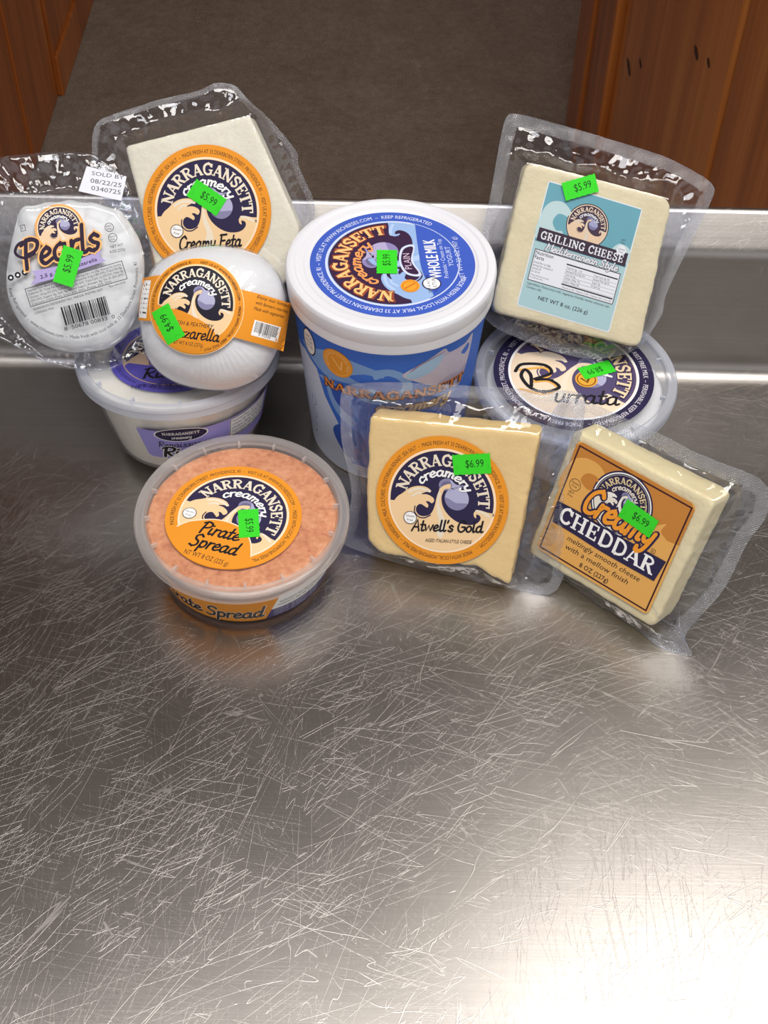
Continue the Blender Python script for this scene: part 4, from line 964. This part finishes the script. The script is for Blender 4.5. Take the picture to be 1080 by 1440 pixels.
filmP = [(-62, 64), (-50.7, 68.1), (-34.9, 68.5), (-17.3, 69.2), (-3.2, 69.7), (16.9, 67.7), (25.7, 61), (34.5, 52), (37.5, 38), (45, 19.2), (46, -3.2), (41, -25.4), (31, -47.4), (15.1, -55.5), (-2.7, -54.2), (-24.4, -46.7), (-45.2, -32.6), (-60.1, -23.1), (-66, 20)]
blkP = [tuple(p) for p in resample(chaikin([(x * .985, y * .985) for x, y in outP], 1), 60)]
pouch(tP, filmP, [(x * .93, y * .93) for x, y in blkP], -HP, HP, 0, 77, 2.2, 0, 16, 4.0, None, 'bag_film', .35, 1.6)
def p_fn(u, v, h):
    q = min(1, math.hypot(u - cP[0], v - cP[1]) / 45)
    return (u, v, HP * max(0, 1 - q ** 9) ** .5 + 3.1 + h)
A = Art(); LC = (176, 164, 214)
A.disc(-4, 25.4, 13.6, (240, 172, 96), 1, 60); emblem(A, -4, 25.4, 12.4, 6, L=2, rim=PALE, navy=(48, 36, 66), cream=(236, 206, 170))
A.poly([(-23, -4.5), (-19.5, -.5), (-21.5, 3), (-8, 4.6), (6, 8.2), (17.8, 12), (16.5, 8.5), (19.8, 6), (6, 2.4), (-8, -1.6)], LC, 3)
A.text('2.5 g. fresh mozzarella', -1, 2.4, 2.0, (52, 40, 84), 13, 14, 'c', 1, .1, None, 1, 0, 33)
A.text('Pearls', -4.4, 8.3, 15.5, (244, 186, 118), 13, 12, 'c', 1, .22, SCRIPT, 1.9, 0, 45.5); A.text('Pearls', -4.4, 8.3, 15.5, (44, 30, 54), 14, 12, 'c', 1, .22, SCRIPT, 1.1, 0, 45)
A.line([(-20, 20), (-27, 18.5), (-29.5, 13.5), (-25, 10.5), (-19, 12.5)], 1.6, (44, 30, 54), 14)
A.frame(2.2, -5.6, 1, 12.4); A.frame_line(0, 0, 56, 10.2, .35, TXT, 1)
for i, s_ in enumerate(('Nutrition Facts  About 8 servings per container.  Serving size 1 oz (28g)  Amount Per Serving', 'Calories 70  Total Fat 5g (6% DV), Saturated Fat 3.5g (18% DV), Trans Fat 0g,', 'Cholest. 15mg (5% DV), Sodium 85mg (4% DV), Total Carb. 1g (0% DV), Fiber 0g', '(0% DV), Sugars 0g, Incl. 0g Added Sugars, Protein 5g. Vit. D (0% DV),', 'Calcium (10% DV), Iron (0% DV), Potas. (0% DV)')): A.text(s_, -27, 3.1 - i * 1.95, 1.25, TXT, 1, 0, 'l', 1, 0, None, 1, 0, 54 - (8 if i == 4 else 0))
A.text('INGREDIENTS: PASTEURIZED MILK, VINEGAR, ENZYMES, SALT', -27, -7.6, 1.25, TXT, 1, 0, 'l', 1, 0, None, 1, 0, 40); A.text('CONTAINS: MILK', -27, -9.9, 1.25, TXT, 1, 0, 'l', .8); A.text('Plant #44-00020', 17, -7.2, 1.25, TXT, 1, 0, 'l', .8)
A.frame(6.2, -20.8, 1, 10.5); A.barcode(0, 0, 26.5, 10.4, BLACK, 1, 0, 9); A.text('8  50678 00833  0', 0, -8, 2.2, BLACK, 1, 0, 'c', 1, 0, None, 1, 0, 29)
A.frame()
A.arc('Keep Refrigerated  -  www.richeeses.com  -  Made fresh with local milk at 33 Dearborn Street, Providence, RI', .5, .5, 36.4, 278, 1.9, TXT, 1, 176, inside=True)
for x, y, a, b in ((23.3, 24.4, 'RBST', 'Free'), (24.7, 18.6, 'Gluten', 'Free')):
    A.ring(x, y, 2.2, 2.5, TXT, 1, 28); A.text(a, x, y + .25, 1.0, TXT, 1, 8); A.text(b, x, y - 1.3, 1.0, TXT, 1, 8)
A.text('NET WT', 26.6, 13.2, 1.5, TXT, 1, 8, 'c', .9); A.text('8 OZ (227g)', 26.8, 10.6, 1.5, TXT, 1, 8, 'c', .8)
for x, y in ((-33.4, .2), (-29.4, 1.4), (-25.4, 2.6)): A.disc(x, y, 1.7, BLACK, 1, 24); A.disc(x, y, .7, WHITE, 2, 16)
A.frame_line(-24.2, 27, 2.6, 3.2, .3, TXT, 1, 8); A.text('K', -24.2, 26.2, 1.6, TXT, 1, 8)
o = A.build('bag_print', p_fn, tP, 3); o['label'] = 'cursive navy name, round emblem, lilac banner and barcode printed on the bag'
sticker('$5.99', -1.3, 4.3, 68, tP, lambda u, v, h: p_fn(u, v, h + .5), 21, 11.2, 3)
A = Art().frame(21.5, 49.5, 1, -16)
A.poly([(-12.3, -7.2), (12, -7.4), (12.2, 6.6), (-10.6, 7.6)], (226, 228, 238), 0)
A.text('SOLD BY', 2, 3.9, 2.2, (70, 70, 82), 1, 4, 'c', 1, 0, None, 1, 0, 18); A.text('08/22/25', 1.8, -.6, 2.5, (60, 60, 72), 1, 3, 'c', 1, 0, None, 1, 0, 17.5); A.text('0340725', 2.6, -4.6, 2.5, (60, 60, 72), 1, 3, 'c', 1, 0, None, 1, 0, 16.5)
o = A.frame().build('date_label', lambda u, v, h: (u, v, 9.5 - .12 * (v - 44) + .02 * (u - 20) + h), tP, 4); o['label'] = 'small white paper label stamped with the date 08/22/25'
